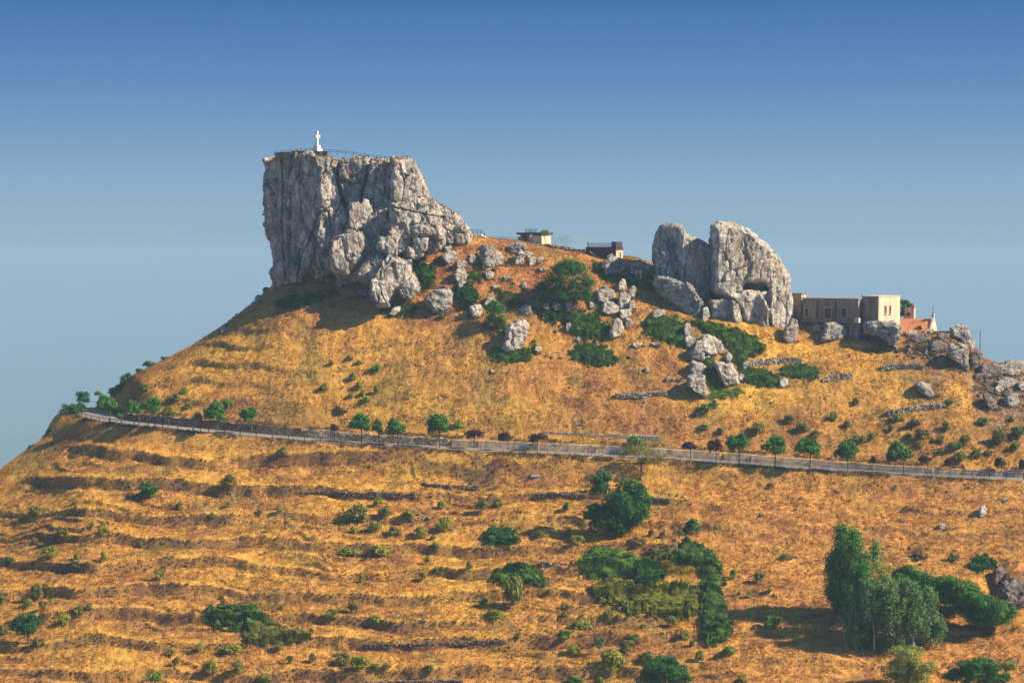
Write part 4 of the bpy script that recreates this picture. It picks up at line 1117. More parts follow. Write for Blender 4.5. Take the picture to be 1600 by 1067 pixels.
# ------------------------------------------------------------------ houses
def facing(u):      # rotation whose local +X runs along u
    return math.atan2(u[1], u[0])
def window(root, name, x, z, w, h, side=-1, y=0.0, m='brown', frame='plaster_pale', deep=.12, axis='y'):
    """window on a wall whose plane is local y (axis y) or local x (axis x)."""
    t = deep
    if axis == 'y':
        f = MB().box(x, y + side * .03, z, w + .24, .12, h + .24).build(name, M[frame], root)
        MB().box(x, y + side * .07, z, w, .08, h).build('shutter', M[m], f)
        MB().box(x, y + side * .12, z - h / 2 - .1, w + .34, .26, .1).build('sill', M[frame], f)
    else:
        f = MB().box(y + side * .03, x, z, .12, w + .24, h + .24).build(name, M[frame], root)
        MB().box(y + side * .07, x, z, .08, w, h).build('shutter', M[m], f)
        MB().box(y + side * .12, x, z - h / 2 - .1, .26, w + .34, .1).build('sill', M[frame], f)
    return f

def long_building():
    u = np.array([.80, -.60]); v = np.array([.60, .80]); s = 1
    D0 = 412.0
    A = P(1254, 503, D0)
    root = thing('long_building', 'long grey plaster building with a pale sunlit end, between the domed pinnacle and chapel', 'building', tuple(A), facing(u))
    z = lambda py, D=409.: (float(P(1300, py, D)[2]) - A[2])
    # local frame: x along the facade, y into the building (front wall at y = 0)
    zt, zb = z(467), z(530)
    L1 = 12.4
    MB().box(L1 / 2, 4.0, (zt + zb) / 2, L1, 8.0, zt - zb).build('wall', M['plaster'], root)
    MB().box(L1 / 2, 4.0, zt + .06, L1 + .3, 8.3, .16).build('roof_edge', M['plaster'], root)
    zs = z(502)
    MB().box(L1 / 2 + .1, -.35, zs, L1 + .2, .9, .28).build('balcony_slab', M['plaster'], root)
    MB().box(L1 + .1, -.45, zs + .35, .9, .9, .95).build('balcony', M['plaster_pale'], root)
    window(root, 'window', .95, z(489), .8, 1.7)
    f = window(root, 'door', 5.7, z(489.5), 1.45, 2.2)
    window(root, 'window', 9.3, z(488.5), 1.05, 1.9)
    for x in (3.3, 7.5):
        MB().box(x, -.09, z(484), .16, .14, 3.6).build('drainpipe', M['iron'], root)
    window(root, 'door', 10.2, z(514.5), .8, 1.7)
    MB().box(L1 + .14, .9, z(483), .16, .14, 3.6).build('drainpipe', M['iron'], root)
    window(root, 'window', .8, z(515), .45, 1.5, side=1, y=L1, axis='x')
    # second block, set back
    W2 = 3.6; L2 = 9.4; yb = 1.7; zt2 = z(463.5, 406)
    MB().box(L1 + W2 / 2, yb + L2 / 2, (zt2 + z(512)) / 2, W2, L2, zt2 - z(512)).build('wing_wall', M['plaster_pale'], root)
    # the front of the wing repeats the facade's weathered plaster, darkened to paint its shaded side
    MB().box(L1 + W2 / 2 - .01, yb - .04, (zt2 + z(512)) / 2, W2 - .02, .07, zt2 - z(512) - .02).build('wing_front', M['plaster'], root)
    MB().box(L1 + W2 / 2, yb + L2 / 2, zt2 + .08, W2 + .2, L2 + .2, .14).build('roof_edge', M['plaster_pale'], root)
    for x in (yb + 2.9, yb + 4.9):
        window(root, 'window', x, z(484, 406), .75, 1.6, side=1, y=L1 + W2, axis='x')
    MB().tube((L1 - .3, 2, zt2), (L1 - .3, 2, zt2 + .9), .04).build('aerial', M['iron'], root)
    # stair tower at the left end
    zt3 = z(459.5, 411)
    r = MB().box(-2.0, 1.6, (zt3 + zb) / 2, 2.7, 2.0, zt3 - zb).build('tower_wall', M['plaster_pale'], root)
    MB().box(-2.0, .56, (zt3 + zb) / 2, 2.66, .08, zt3 - zb - .05).build('tower_front', M['plaster'], root)  # darker sheet paints the tower's shaded side
    MB().box(-2.0, 1.6, zt3 + .08, 3.1, 2.3, .16).build('tower_roof', M['plaster'], root)
    window(root, 'door', 1.6, z(492, 411), .6, 2.2, side=1, y=-.65, axis='x')
    MB().tube((-.35, 1.0, zb + 2), (-.35, 1.0, zt3), .09).build('drainpipe', M['steel'], root)
long_building()

def chapel():
    u = np.array([.93, -.37]); D0 = 414.0
    A = P(1398, 520, D0)
    root = thing('chapel', 'small chapel with an orange tiled roof and a white gable topped by an iron cross', 'chapel', tuple(A), facing(u))
    zz = lambda py: float(P(1430, py, 412)[2]) - A[2]
    L, Wd = 7.3, 6.6; ze, zr = zz(518.5), zz(500.5); zb = zz(534)
    MB().box(L / 2, Wd / 2, (ze + zb) / 2 - .1, L - .2, Wd - .3, ze - zb).build('wall', M['plaster_pale'], root)
    MB().poly([(-.2, -.25, ze - .12), (L - .15, -.25, ze - .12), (L - .15, Wd / 2, zr), (-.2, Wd / 2, zr), (-.2, Wd + .25, ze - .12), (L - .15, Wd + .25, ze - .12),
               (-.2, -.25, ze + .1), (L - .15, -.25, ze + .1), (L - .15, Wd / 2, zr + .22), (-.2, Wd / 2, zr + .22), (-.2, Wd + .25, ze + .1), (L - .15, Wd + .25, ze + .1)],
              [(0, 1, 2, 3), (3, 2, 5, 4), (6, 9, 8, 7), (9, 10, 11, 8), (0, 6, 7, 1), (4, 5, 11, 10), (0, 3, 9, 6), (3, 4, 10, 9), (1, 7, 8, 2), (2, 8, 11, 5)]).build('roof', M['tile'], root)
    t = .35
    MB().poly([(L - t, -.3, zb), (L - t, Wd + .3, zb), (L - t, Wd + .3, ze + .25), (L - t, Wd / 2, zr + .75), (L - t, -.3, ze + .25),
               (L, -.3, zb), (L, Wd + .3, zb), (L, Wd + .3, ze + .25), (L, Wd / 2, zr + .75), (L, -.3, ze + .25)],
              [(0, 1, 2, 3, 4), (9, 8, 7, 6, 5), (0, 5, 6, 1), (1, 6, 7, 2), (2, 7, 8, 3), (3, 8, 9, 4), (4, 9, 5, 0)]).build('gable', M['plaster_pale'], root)
    o = MB().box(L - .2, Wd / 2, zr + .95, .5, .7, .7).build('cross_base', M['plaster_pale'], root)
    MB().box(L - .2, Wd / 2, zr + 2.1, .09, .09, 1.7).box(L - .2, Wd / 2, zr + 2.45, .09, .8, .09).build('roof_cross', M['iron'], root)
    for x in (1.0, 5.0):
        f = MB().box(x, .6, ze + .75, 1.0, .9, .9).build('dormer', M['tile'], root)
        MB().box(x, .14, ze + .75, .55, .06, .6).build('vent', M['brown'], f)
    # bell turret behind the roof
    zt = zz(490)
    MB().box(1.6, Wd + 1.2, (zt + ze) / 2, 1.9, 1.6, zt - ze + 2).build('bell_turret', M['plaster_pale'], root)
    mb = MB().box(2.3, Wd + .9, zt + 1.2, .7, .7, .6)
    mb.poly([(1.95, Wd + .55, zt + 1.5), (2.65, Wd + .55, zt + 1.5), (2.65, Wd + 1.25, zt + 1.5), (1.95, Wd + 1.25, zt + 1.5), (2.3, Wd + .9, zt + 2.1)], [(0, 1, 4), (1, 2, 4), (2, 3, 4), (3, 0, 4)])
    mb.build('turret_cap', M['tile'], root)
    mb = MB(); mb.tube((1.4, Wd + .42, zt - .4), (1.4, Wd + .36, zt - .4), .42, k=14); mb.build('round_window', M['iron'], root)
    MB().box(L + 2.0, 1.2, zz(519), 4.4, .4, .5).build('forecourt_wall', M['plaster'], root)
chapel()

def dark_house():
    u = np.array([.86, -.51]); D0 = 423.5
    A = P(915, 403, D0)
    root = thing('modern_house', 'modern flat-roofed house with a dark wine-coloured front and a sunlit cream end', 'house', tuple(A), facing(u))
    z = lambda py: float(P(940, py, 421)[2]) - A[2]
    L, Wd = 7.0, 3.0; zt = z(386); zb = z(416)
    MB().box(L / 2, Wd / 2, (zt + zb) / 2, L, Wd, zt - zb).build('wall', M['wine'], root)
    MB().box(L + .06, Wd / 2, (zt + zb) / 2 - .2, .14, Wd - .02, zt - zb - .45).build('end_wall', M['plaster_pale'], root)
    MB().box(L - .45, Wd / 2, z(388.5), 1.2, Wd + .14, .7).build('parapet', M['wine'], root)
    MB().box(L - .5, Wd / 2, z(382), 1.0, Wd - .2, 1.1).build('roof_box', M['iron'], root)
    MB().box(.5, .15, z(382), .14, .14, 1.2).build('post', M['iron'], root)
    p = MB().box(L / 2 - .2, .1, z(383), L - 1.6, .05, 1.0).build('balustrade', M['glass'], root)
    for i in range(6): MB().box(.4 + i * .98, .1, z(383), .05, .08, 1.0).build('baluster', M['steel'], p)
    f = MB().box(L + .16, Wd * .62, z(400), .08, .45, 1.6).build('window', M['brown'], root)
    mb = MB()
    for k in range(8): mb.box(1.6 + k * .3, -.9, z(394) - .18 * k, .16, .35, .12)
    mb.build('stair', M['white'], root)
dark_house()

def cafe():
    u = np.array([.90, -.43]); D0 = 430
    A = P(812, 381, D0)
    root = thing('terrace_cafe', 'small terrace building with a dark flat roof, cream end wall and glass rail on top', 'house', tuple(A), facing(u))
    z = lambda py: float(P(830, py, 429)[2]) - A[2]
    zt = z(366); zb = z(392)
    MB().box(2.0, 1.7, (zt + zb) / 2, 3.8, 3.2, zt - zb).build('wall', M['plaster'], root)
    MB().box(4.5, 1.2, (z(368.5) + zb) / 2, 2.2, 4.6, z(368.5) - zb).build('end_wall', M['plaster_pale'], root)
    MB().box(2.8, 1.5, zt + .12, 6.3, 4.6, .45).build('roof', M['wine'], root)
    g = MB().box(2.7, -.3, z(361), 2.6, .05, .95).build('balustrade', M['glass'], root)
    for i in range(3): MB().box(1.4 + i * 1.3, -.3, z(361), .05, .07, .98).build('baluster', M['iron'], g)
    MB().box(2.5, .06, z(374), .7, .1, 1.7).build('door', M['white'], root)
    MB().box(1.2, .06, z(373), .9, .1, 1.0).build('window', M['brown'], root)
    mb = MB(); mb.tube((3.35, 0, zt), (3.35, 0, zt + 1.3), .03); mb.build('aerial_mast', M['steel'], root)
    mb = MB(); mb.tube((3.1, -1.0, z(369.5)), (3.14, -1.12, z(369.5)), .42, .36, k=12); mb.build('satellite_dish', M['white'], root)
cafe()

def white_hut():
    D0 = 425.5; A = P(754, 379, D0)
    root = thing('white_hut', 'tiny white gabled hut on the crest with a dark doorway', 'hut', tuple(A), R(-20))
    MB().poly([(-.65, -.5, -.6), (.65, -.5, -.6), (.65, .9, -.6), (-.65, .9, -.6), (-.65, -.5, 1.0), (.65, -.5, 1.0), (.65, .9, 1.0), (-.65, .9, 1.0), (-.35, -.5, 1.75), (-.35, .9, 1.75)],
              [(0, 1, 5, 8, 4), (3, 7, 9, 6, 2), (0, 4, 7, 3), (1, 2, 6, 5), (4, 8, 9, 7), (5, 6, 9, 8)]).build('wall', M['white'], root)
    MB().box(.2, -.53, .45, .32, .06, .55).build('door', M['brown'], root)
white_hut()
def stone_hut():
    A = P(997, 434, float(gD(997, 434)[0]) - .3)
    root = thing('stone_hut', 'tiny pale masonry hut with a reddish door under the brown dome rock', 'hut', tuple(A), R(-25))
    MB().box(0, .6, .5, 1.3, 1.2, 1.9).build('wall', M['plaster_pale'], root, bevel=.05)
    MB().box(.1, -.03, .4, .45, .08, 1.1).build('door', M['brown'], root)
stone_hut()
# path parapet along the crest, low light wall with stones on it
mb = MB(); pts = [(768, 376), (795, 376.5), (815, 380), (838, 383), (860, 384), (885, 388), (914, 394)]
for (x0, y0), (x1, y1) in zip(pts[:-1], pts[1:]):
    a, b = P(x0, y0, 424), P(x1, y1, 424); c = (a + b) / 2; Lh = np.linalg.norm(b[:2] - a[:2]) + .1
    sl = (b[2] - a[2])
    mb.box(c[0], c[1], c[2] - .35, Lh, .5, 1.1, math.atan2(b[1] - a[1], b[0] - a[0]))
r_ = random.Random(9)
for k in range(34):
    x = r_.uniform(855, 914); y = float(np.interp(x, [p[0] for p in pts], [p[1] for p in pts])); q = P(x, y - 2, 423.8)
    mb.box(q[0], q[1], q[2] - .1, r_.uniform(.2, .5), .4, r_.uniform(.2, .5), r_.uniform(0, 3))
tag(mb.build('terrace_parapet', M['stone']), 'low pale stone parapet running along the crest from the cafe to the modern house', 'wall')
railing('crest_fence', [P(x, y, 425) for x, y in ((762, 375), (785, 375), (808, 376))], .8, 1.5, 'faint thin fence on the crest between the white hut and the cafe', 'fence', r=.02, m=M['steel'], mesh=M['mesh'])

q = P(1531, 580, 411.5)
mb = MB().tube(q, q + np.array([0, 0, 8.3]), .09, .06)
t_ = thing('utility_pole', 'thin utility pole on the skyline at right with a wire', 'pole', tuple(q))
o = mb.build('pole', M['iron']); o.parent = t_; o.matrix_parent_inverse = Matrix.Translation(-t_.location)
mb = MB(); a = Vector(q) + Vector((0, 0, 8.0)); b = Vector(P(1490, 519, 413))
for k in range(8):
    f0, f1 = k / 8, (k + 1) / 8
    mb.tube(a.lerp(b, f0) - Vector((0, 0, 1.2 * f0 * (1 - f0))), a.lerp(b, f1) - Vector((0, 0, 1.2 * f1 * (1 - f1))), .018, k=3)
o = mb.build('wire', M['iron']); o.parent = t_; o.matrix_parent_inverse = Matrix.Translation(-t_.location)
# bare post, dead snag, pale scrap
q = G(1028, 797)
tag(MB().tube(q, q + Vector((0, .05, 2.3)), .11, .09).tube(q + Vector((0, 0, 2.2)), q + Vector((.05, 0, 2.5)), .14, .1).build('wooden_post', M['wood']), 'bare wooden post standing right of the great round tree', 'post')
q = G(836, 745)
tag(MB().box(q.x, q.y, q.z + .15, 1.7, .7, .3, .2).box(q.x + .1, q.y, q.z + .36, 1.5, .5, .16, .2).build('water_trough', M['steel'], bevel=.05), 'small pale metal trough lying on the dry terrace below the road', 'trough')
# ================================================================== vegetation
def leaf_mat(name, dark, light, trans=.25):
    m, nt, b = mat(name, light, .8, .15)
    n1 = pos_noise(nt, 1.1, 3, .6); n2 = pos_noise(nt, 5.5, 2, .6)
    c = rampn(nt, n1, [(.34, dark), (.66, light)])
    f = rampn(nt, n2, [(.3, (.62, .62, .62)), (.7, (1.35, 1.35, 1.25))])
    c = mixc(nt, 1.0, c, f, 'MULTIPLY')
    nt.links.new(c, b.inputs['Base Color'])
    tr = nt.nodes.new('ShaderNodeBsdfTranslucent'); nt.links.new(c, tr.inputs['Color'])
    mxs = nt.nodes.new('ShaderNodeMixShader'); mxs.inputs[0].default_value = trans
    out = [n for n in nt.nodes if n.type == 'OUTPUT_MATERIAL'][0]
    nt.links.new(b.outputs[0], mxs.inputs[1]); nt.links.new(tr.outputs[0], mxs.inputs[2]); nt.links.new(mxs.outputs[0], out.inputs['Surface'])
    return m
LM = {
 'street': leaf_mat('street_tree_leaf', (0.034, 0.117, 0.020), (0.098, 0.265, 0.032)),
 'dark':   leaf_mat('dark_leaf', (0.022, 0.081, 0.018), (0.070, 0.203, 0.032)),
 'purple': leaf_mat('purple_leaf', (.032, .014, .028), (.095, .042, .070)),
 'olive':  leaf_mat('olive_leaf', (0.098, 0.123, 0.026), (0.294, 0.255, 0.051)),
 'broom':  leaf_mat('broom_leaf', (0.126, 0.160, 0.018), (0.364, 0.339, 0.036)),
 'bright': leaf_mat('bright_leaf', (0.077, 0.189, 0.018), (0.224, 0.366, 0.037)),
 'bramble':leaf_mat('bramble_leaf', (.050, .125, .020), (.165, .270, .040)),
 'poplar': leaf_mat('poplar_leaf', (0.049, 0.140, 0.039), (0.224, 0.342, 0.099), .35),
 'pale':   leaf_mat('pale_leaf', (0.168, 0.234, 0.043), (0.420, 0.425, 0.087), .35),
 'dusty':  leaf_mat('dusty_leaf', (0.140, 0.102, 0.036), (0.308, 0.207, 0.066)),
 'fern': leaf_mat('yellow_fern', (.20, .13, .015), (.42, .29, .03)),
}
M['bark'] = simple_mat('bark', (.13, .10, .075), .95, .4, 3.0)
M['bark_pale'] = simple_mat('pale_bark', (.42, .37, .31), .95, .3, 3.0)
M['bark_black'] = simple_mat('burnt_bark', (.035, .03, .028), .95, .3, 3.0)

def leaf_cloud(blobs, n, size, seed, up=.3, shell=.5, aspect=.6, flip=False):
    """n leaf quads over the shells of ellipsoid blobs [(x,y,z,rx,ry,rz)]; returns v, f"""
    r = np.random.default_rng(seed); B = np.array(blobs, float)
    wgt = (B[:, 3] * B[:, 4] + B[:, 3] * B[:, 5] + B[:, 4] * B[:, 5]); wgt /= wgt.sum()
    k = r.choice(len(B), n, p=wgt)
    d = r.normal(size=(n, 3)); d /= np.linalg.norm(d, axis=1)[:, None]
    d[:, 2] = np.where(d[:, 2] < (-.2 if flip else -.75), -d[:, 2] * .7, d[:, 2])
    rad = shell + (1 - shell) * r.random(n) ** .5
    lump = 1 + .22 * r.normal(size=n) * .5
    p = B[k, :3] + d * B[k, 3:] * (rad * lump)[:, None]
    nr = d + r.normal(size=(n, 3)) * .55; nr[:, 2] += up; nr /= np.linalg.norm(nr, axis=1)[:, None]
    a = np.cross(nr, r.normal(size=(n, 3))); a /= np.linalg.norm(a, axis=1)[:, None] + 1e-9
    b = np.cross(nr, a)
    s = size * r.uniform(.6, 1.35, n)[:, None]
    v = np.stack([p - a * s * .5, p + b * s * aspect * .5, p + a * s * .5, p - b * s * aspect * .5], 1).reshape(-1, 3)
    return v, np.arange(n * 4).reshape(-1, 4)
def clump_blobs(R_, nb, seed, frac=.38, flat=1.0, low=-.4, centre=(0, 0, 0)):
    r = random.Random(seed); out = [(centre[0], centre[1], centre[2], R_[0] * .62, R_[1] * .62, R_[2] * .62)]
    for i in range(nb):
        while True:
            d = Vector((r.gauss(0, 1), r.gauss(0, 1), r.gauss(0, 1))).normalized()
            if d.z > low: break
        q = r.uniform(.55, .80); f = frac * r.uniform(.7, 1.2)
        out.append((centre[0] + d.x * R_[0] * q, centre[1] + d.y * R_[1] * q, centre[2] + d.z * R_[2] * q, R_[0] * f, R_[1] * f, R_[2] * f * flat))
    return out
def leaves_mesh(name, blobs, n, size, seed, m, **k):
    v, f = leaf_cloud(blobs, n, size, seed, **k)
    me = mesh_np(name, v, f); me.materials.append(m); return me
def trunk_mesh(name, h, r0, r1, seed, m, limbs=5, reach=1.2, split=.55, lean=(0, 0), top=None):
    r = random.Random(seed); mb = MB(); pts = []
    K = 6
    for i in range(K + 1):
        t = i / K
        pts.append(Vector((lean[0] * t + r.uniform(-.04, .04) * h * .3, lean[1] * t + r.uniform(-.04, .04) * h * .3, h * t - (.3 if i == 0 else 0))))
    for i in range(K):
        mb.tube(pts[i], pts[i + 1], r0 + (r1 - r0) * i / K, r0 + (r1 - r0) * (i + 1) / K, k=7)
    for j in range(limbs):
        a = math.tau * (j + r.random() * .6) / max(1, limbs); t = split + (1 - split) * r.random()
        st = Vector((0, 0, 0)) + pts[int(t * K) if int(t * K) <= K else K]
        e1 = st + Vector((math.cos(a) * reach * .55, math.sin(a) * reach * .55, (top or reach) * .45)); e2 = e1 + Vector((math.cos(a + .3) * reach * .4, math.sin(a + .3) * reach * .4, (top or reach) * .5))
        mb.tube(st, e1, r1 * .75, r1 * .45, k=5); mb.tube(e1, e2, r1 * .45, r1 * .18, k=5)
    me = bpy.data.meshes.new(name); me.from_pydata(mb.v, [], mb.f); me.update(); me.polygons.foreach_set('use_smooth', np.ones(len(me.polygons), bool))
    me.materials.append(m); return me

# ---- bush prototypes: unit meshes, radius 1 wide, 1 high
BUSH = {}
def bush_mesh(kind, var):
    key = (kind, var)
    if key not in BUSH:
        sd = 1000 + 37 * var + sum(map(ord, kind))
        dome = kind in ('bramble', 'ivy')
        b = clump_blobs((.82, .82, .62 if not dome else .5), 9 if kind != 'broom' else 12, sd, .42, low=-.1, centre=(0, 0, .34))
        n = 900; sz = .17
        BUSH[key] = leaves_mesh(kind + '_bush', b, n, sz, sd, LM[kind], up=.5, shell=.45, flip=True)
    return BUSH[key]
def bush(px, py, w, h, kind, label, name='shrub', group=None, cat='shrub', i=[0]):
    """px, py centre of the bush in the photograph; w, h its size there"""
    i[0] += 1
    g = G(px, py + h * .42); s = mpp(g.y)
    o = bpy.data.objects.new(name, bush_mesh(kind, i[0] % 4)); C.objects.link(o)
    o.location = g + Vector((0, w * s * .15, -.12 * h * s)); W_ = w * s / 2 * 1.22; H_ = h * s * 1.2
    o.scale = (W_, W_ * .9, H_); o.rotation_euler = (0, 0, (i[0] * 2.4) % math.tau if abs(W_ - H_) < 9 else 0)
    tag(o, label, cat, group); return o
def patch(poly, h, kind, label, dens=22, size=.26, seed=1, name='bramble_patch', cat='brambles', group=None):
    """low scrambling growth covering the ground inside a traced outline"""
    r = np.random.default_rng(seed); P_ = np.array(poly, float)
    x0, y0 = P_.min(0) - 7; x1, y1 = P_.max(0) + 5
    D = gD((x0 + x1) / 2, (y0 + y1) / 2)[0]; area = (x1 - x0) * (y1 - y0)
    n = int(area * dens); px = r.uniform(x0, x1, n); py = r.uniform(y0, y1, n)
    wob = 7.0 * fbm(px, py * 1.4, 0, 1 / 11., 4, seed)
    ins = np.zeros(n, bool); j = len(P_) - 1; X_, Y_ = px, py
    edge = np.full(n, 1e9)
    for i in range(len(P_)):
        xi, yi = P_[i]; xj, yj = P_[j]
        c = ((yi > Y_) != (yj > Y_)) & (X_ < (xj - xi) * (Y_ - yi) / (yj - yi + 1e-9) + xi); ins ^= c
        vx, vy = xj - xi, yj - yi; t = np.clip(((X_ - xi) * vx + (Y_ - yi) * vy) / (vx * vx + vy * vy + 1e-9), 0, 1)
        edge = np.minimum(edge, np.hypot(X_ - xi - t * vx, Y_ - yi - t * vy)); j = i
    sd_ = np.where(ins, edge, -edge)
    val = sd_ + wob + 1.5
    ins = (val > 0) & (r.random(n) < np.clip(val / 5, .12, 1)) & (fbm(px, py * 1.5, 0, 1 / 5., 3, seed + 8) + np.clip(val / 14, 0, 1.0) > .08)
    px, py, edge = px[ins], py[ins], np.clip(val[ins], 0, 99); n = len(px)
    py2 = py + h * 3.2
    D = gD(px, py2); q = P(px, py2, D); z = T(q[:, 0], D)
    cs = 1 / 1.5; h = h * .62
    hc, off, _ = worley(q[:, 0] * cs + .3 * noise3(q[:, 0] * .5, D * .5, 0, seed), D * cs * .8, 0 * D + .5 + seed, seed)
    rr2 = np.sqrt(off[:, 0]**2 + off[:, 1]**2)
    dome = np.sqrt(np.clip(1 - (rr2 / .85)**2, 0, 1)); big = .35 + 1.0 * ((hc >> 5) & 255) / 255.
    mound = np.clip(edge / 7., .10, 1) ** .6 * (.45 + .7 * dome * big + .35 * noise3(q[:, 0] / 3.5, D / 3.5, 0, seed + 4))
    hh = h * 1.25 * np.clip(mound, .05, 1.8) * r.uniform(.45, 1, n) ** .5
    p = np.stack([q[:, 0], D, z + hh], 1)
    nr = np.stack([off[:, 0] * 1.1, off[:, 1] * 1.1 - .15, .6 + .7 * dome], 1) + r.normal(size=(n, 3)) * .55
    nr /= np.linalg.norm(nr, axis=1)[:, None]
    a = np.cross(nr, r.normal(size=(n, 3))); a /= np.linalg.norm(a, axis=1)[:, None]; b = np.cross(nr, a)
    s = size * r.uniform(.6, 1.4, n)[:, None]
    v = np.stack([p - a * s * .5, p + b * s * .32, p + a * s * .5, p - b * s * .32], 1).reshape(-1, 3)
    o = link(name, mesh_np(name, v, np.arange(n * 4).reshape(-1, 4)), LM[kind]); tag(o, label, cat, group); return o

# ---- street trees
TC = {}
def street_tree(bx, by, cx, cy, w, h, kind, label, group, D=None):
    g = G(bx, by) if D is None else Vector(P(bx, by, D)); s = mpp(g.y)
    t = thing('street_tree', label, 'tree', tuple(g), group=group)
    var = int(bx) % 3; key = (kind, var)
    if key not in TC:
        n = 3000 if kind == 'street' else 1700
        TC[key] = (leaves_mesh('crown', clump_blobs((.95, .95, .95), 26, 70 + var, .32, low=-.55), n, .17, 80 + var, LM[kind], up=.25, shell=.55),
                   trunk_mesh('trunk', 1.0, .05, .035, 90 + var, M['bark'], limbs=5, reach=.42, split=.7))
    cr, tr = TC[key]
    o = bpy.data.objects.new('crown', cr); C.objects.link(o); o.parent = t
    Hc = (by - cy) * s
    o.location = ((cx - bx) * s, 0, Hc); o.scale = (w * s / 2 * 1.16, w * s / 2 * 1.1, h * s / 2 * 1.26); o.rotation_euler = (0, 0, bx * .7)
    o = bpy.data.objects.new('trunk', tr); C.objects.link(o); o.parent = t
    k = (by - cy) * s; wd = 2.4 if kind == 'street' else 1.5
    o.scale = (wd, wd, k); o.rotation_euler = (0, 0, bx * .3)
    return t
GRN = 'round green trees along the road'; PUR = 'small purple-leaved trees along the road'
for a in [
 (172,658,167,631,31,24,'street','round green street tree nearest the road bend'),
 (217,664,210,638,26,22,'street','dark green street tree just left of the widest pair, behind the rail'),
 (242,669,236,635,33,26,'street','widest green street tree of the left pair, left of the olive-coloured one'),
 (340,678,335,645,35,30,'street','large round street tree standing against a bush on the slope'),
 (393,680,389,649,28,23,'street','small round dark street tree alone at the end of the shaded wall'),
 (565,693,563,662,32,29,'street','broad round street tree, first of the three together'),
 (592,695,590,667,16,23,'street','narrow street tree, middle of the three together'),
 (622,696,619,669,32,28,'street','broad round street tree, last of the three together'),
 (687,700,684,666,34,35,'street','tall round street tree alone between the three and the purple trees'),
 (1155,727,1153,694,36,31,'street','dense green street tree right of two purple ones'),
 (1211,731,1209,698,40,32,'street','spreading green street tree, second from the left in the right-hand green row'),
 (1266,736,1261,701,40,30,'street','green street tree leaning left, middle of the right-hand green row'),
 (1325,738,1323,705,38,32,'street','green street tree just left of the tiniest purple one'),
 (1412,742,1406,709,41,36,'street','tallest dense green street tree, near a flat stone at right')]:
    street_tree(*a, GRN)
for a in [
 (523,690,523,669,15,13,'purple','tiny purple street tree left of the three green ones together'),
 (741,702,742,680,30,17,'purple','wide flat purple street tree, first right of the tall lone green one'),
 (794,705,790,683,26,15,'purple','ragged purple street tree between two wider purple ones'),
 (840,706,842,685,30,15,'purple','dark wide purple street tree where the upper wall begins'),
 (1079,720,1078,697,25,14,'purple','small purple street tree nearest the umbrella-shaped tree'),
 (1119,723,1117,698,24,23,'purple','faded pinkish-purple street tree beside the first green one of the right row'),
 (1364,740,1363,719,10,15,'purple','tiniest purple street tree, between two big green ones'),
 (1449,744,1444,720,19,17,'purple','purple street tree leaning left, just right of the tallest green one'),
 (1485,745,1482,723,14,14,'purple','small purple street tree at the end of the fence'),
 (1565,745,1563,723,19,18,'purple','dark purple street tree before the low pale wall'),
 (1598,746,1597,726,15,18,'purple','purple street tree cut by the right edge')]:
    street_tree(*a, PUR)
for a in [(263,672,265,645,24,20,'olive','thin olive-coloured street tree right of the widest left one'),
          (313,675,308,652,18,16,'olive','faint small-leaved street tree left of the large one by the bush'),
          (190,660,187,650,9,9,'street','knee-high sapling beside the road near the bend')]:
    street_tree(*a, 'saplings and thin trees along the road')
street_tree(155,631,154,615,13,8,'olive','tiny umbrella-shaped tree on the skyline above the bend', None, D=401)
street_tree(991,712,991,689,25,18,'bright','bright green roadside tree showing above the umbrella-shaped one', None)

# ---- other trees
def tree(name, bx, by, blobs_px, n, size, kind, label, trunk=(.3, .15), bark='bark', cat='tree', lean=0, D=None, group=None, limbs=6, nb=18, frac=.36, flat=1, seed=None, low=-.5):
    """blobs_px: list of (cx, cy, rx, ry) ellipses of the crown in photo pixels"""
    g = G(bx, by) if D is None else Vector(P(bx, by, D)); s = mpp(g.y); seed = seed or int(bx * 7 + by)
    t = thing(name, label, cat, tuple(g), group=group); bl = []
    for j, (cx, cy, rx, ry) in enumerate(blobs_px):
        rx, ry = rx * 1.16, ry * 1.2
        bl += clump_blobs((rx * s, rx * s * .85, ry * s), nb, seed + j, frac, flat, low=low, centre=((cx - bx) * s, (j % 2) * .3 * rx * s - .1 * rx * s, (by - cy) * s))
    me = leaves_mesh('crown', bl, n, size, seed, LM[kind], shell=.5); link('crown', me, None, t)
    cyy = sum(b[1] for b in blobs_px) / len(blobs_px); cxx = sum(b[0] for b in blobs_px) / len(blobs_px)
    h = (by - cyy) * s
    tm = trunk_mesh('trunk', h, trunk[0], trunk[1], seed, M[bark], limbs=limbs, reach=max(b[2] for b in blobs_px) * s * .8, split=.35, lean=((cxx - bx) * s, 0))
    link('trunk', tm, None, t); return t
tree('great_tree', 966, 838, [(978, 790, 36, 34), (935, 762, 18, 20), (955, 812, 30, 24), (990, 808, 26, 26), (930, 802, 18, 16), (944, 748, 12, 9), (968, 826, 22, 14), (996, 780, 20, 22)], 34000, .36, 'dark', 'great round dark green tree alone below the road, with a dead bare limb', (.5, .3), nb=16, frac=.34)
g = G(955, 800); s = mpp(g.y)
tree('umbrella_tree', 1001, 749, [(1000, 705, 27, 9), (985, 712, 16, 8), (1022, 716, 17, 8), (1006, 722, 14, 6)], 3200, .26, 'olive', 'olive-coloured umbrella-shaped tree standing just below the road', (.20, .12), nb=10, frac=.4, limbs=7)
tree('round_tree', 886, 480, [(885, 436, 34, 28), (862, 452, 24, 20), (908, 452, 20, 20), (880, 422, 22, 14), (852, 462, 16, 14), (880, 462, 28, 14), (905, 465, 18, 10)], 20000, .32, 'dark', 'dark round spreading tree in the middle of the upper boulder slope', (.4, .22), nb=14)
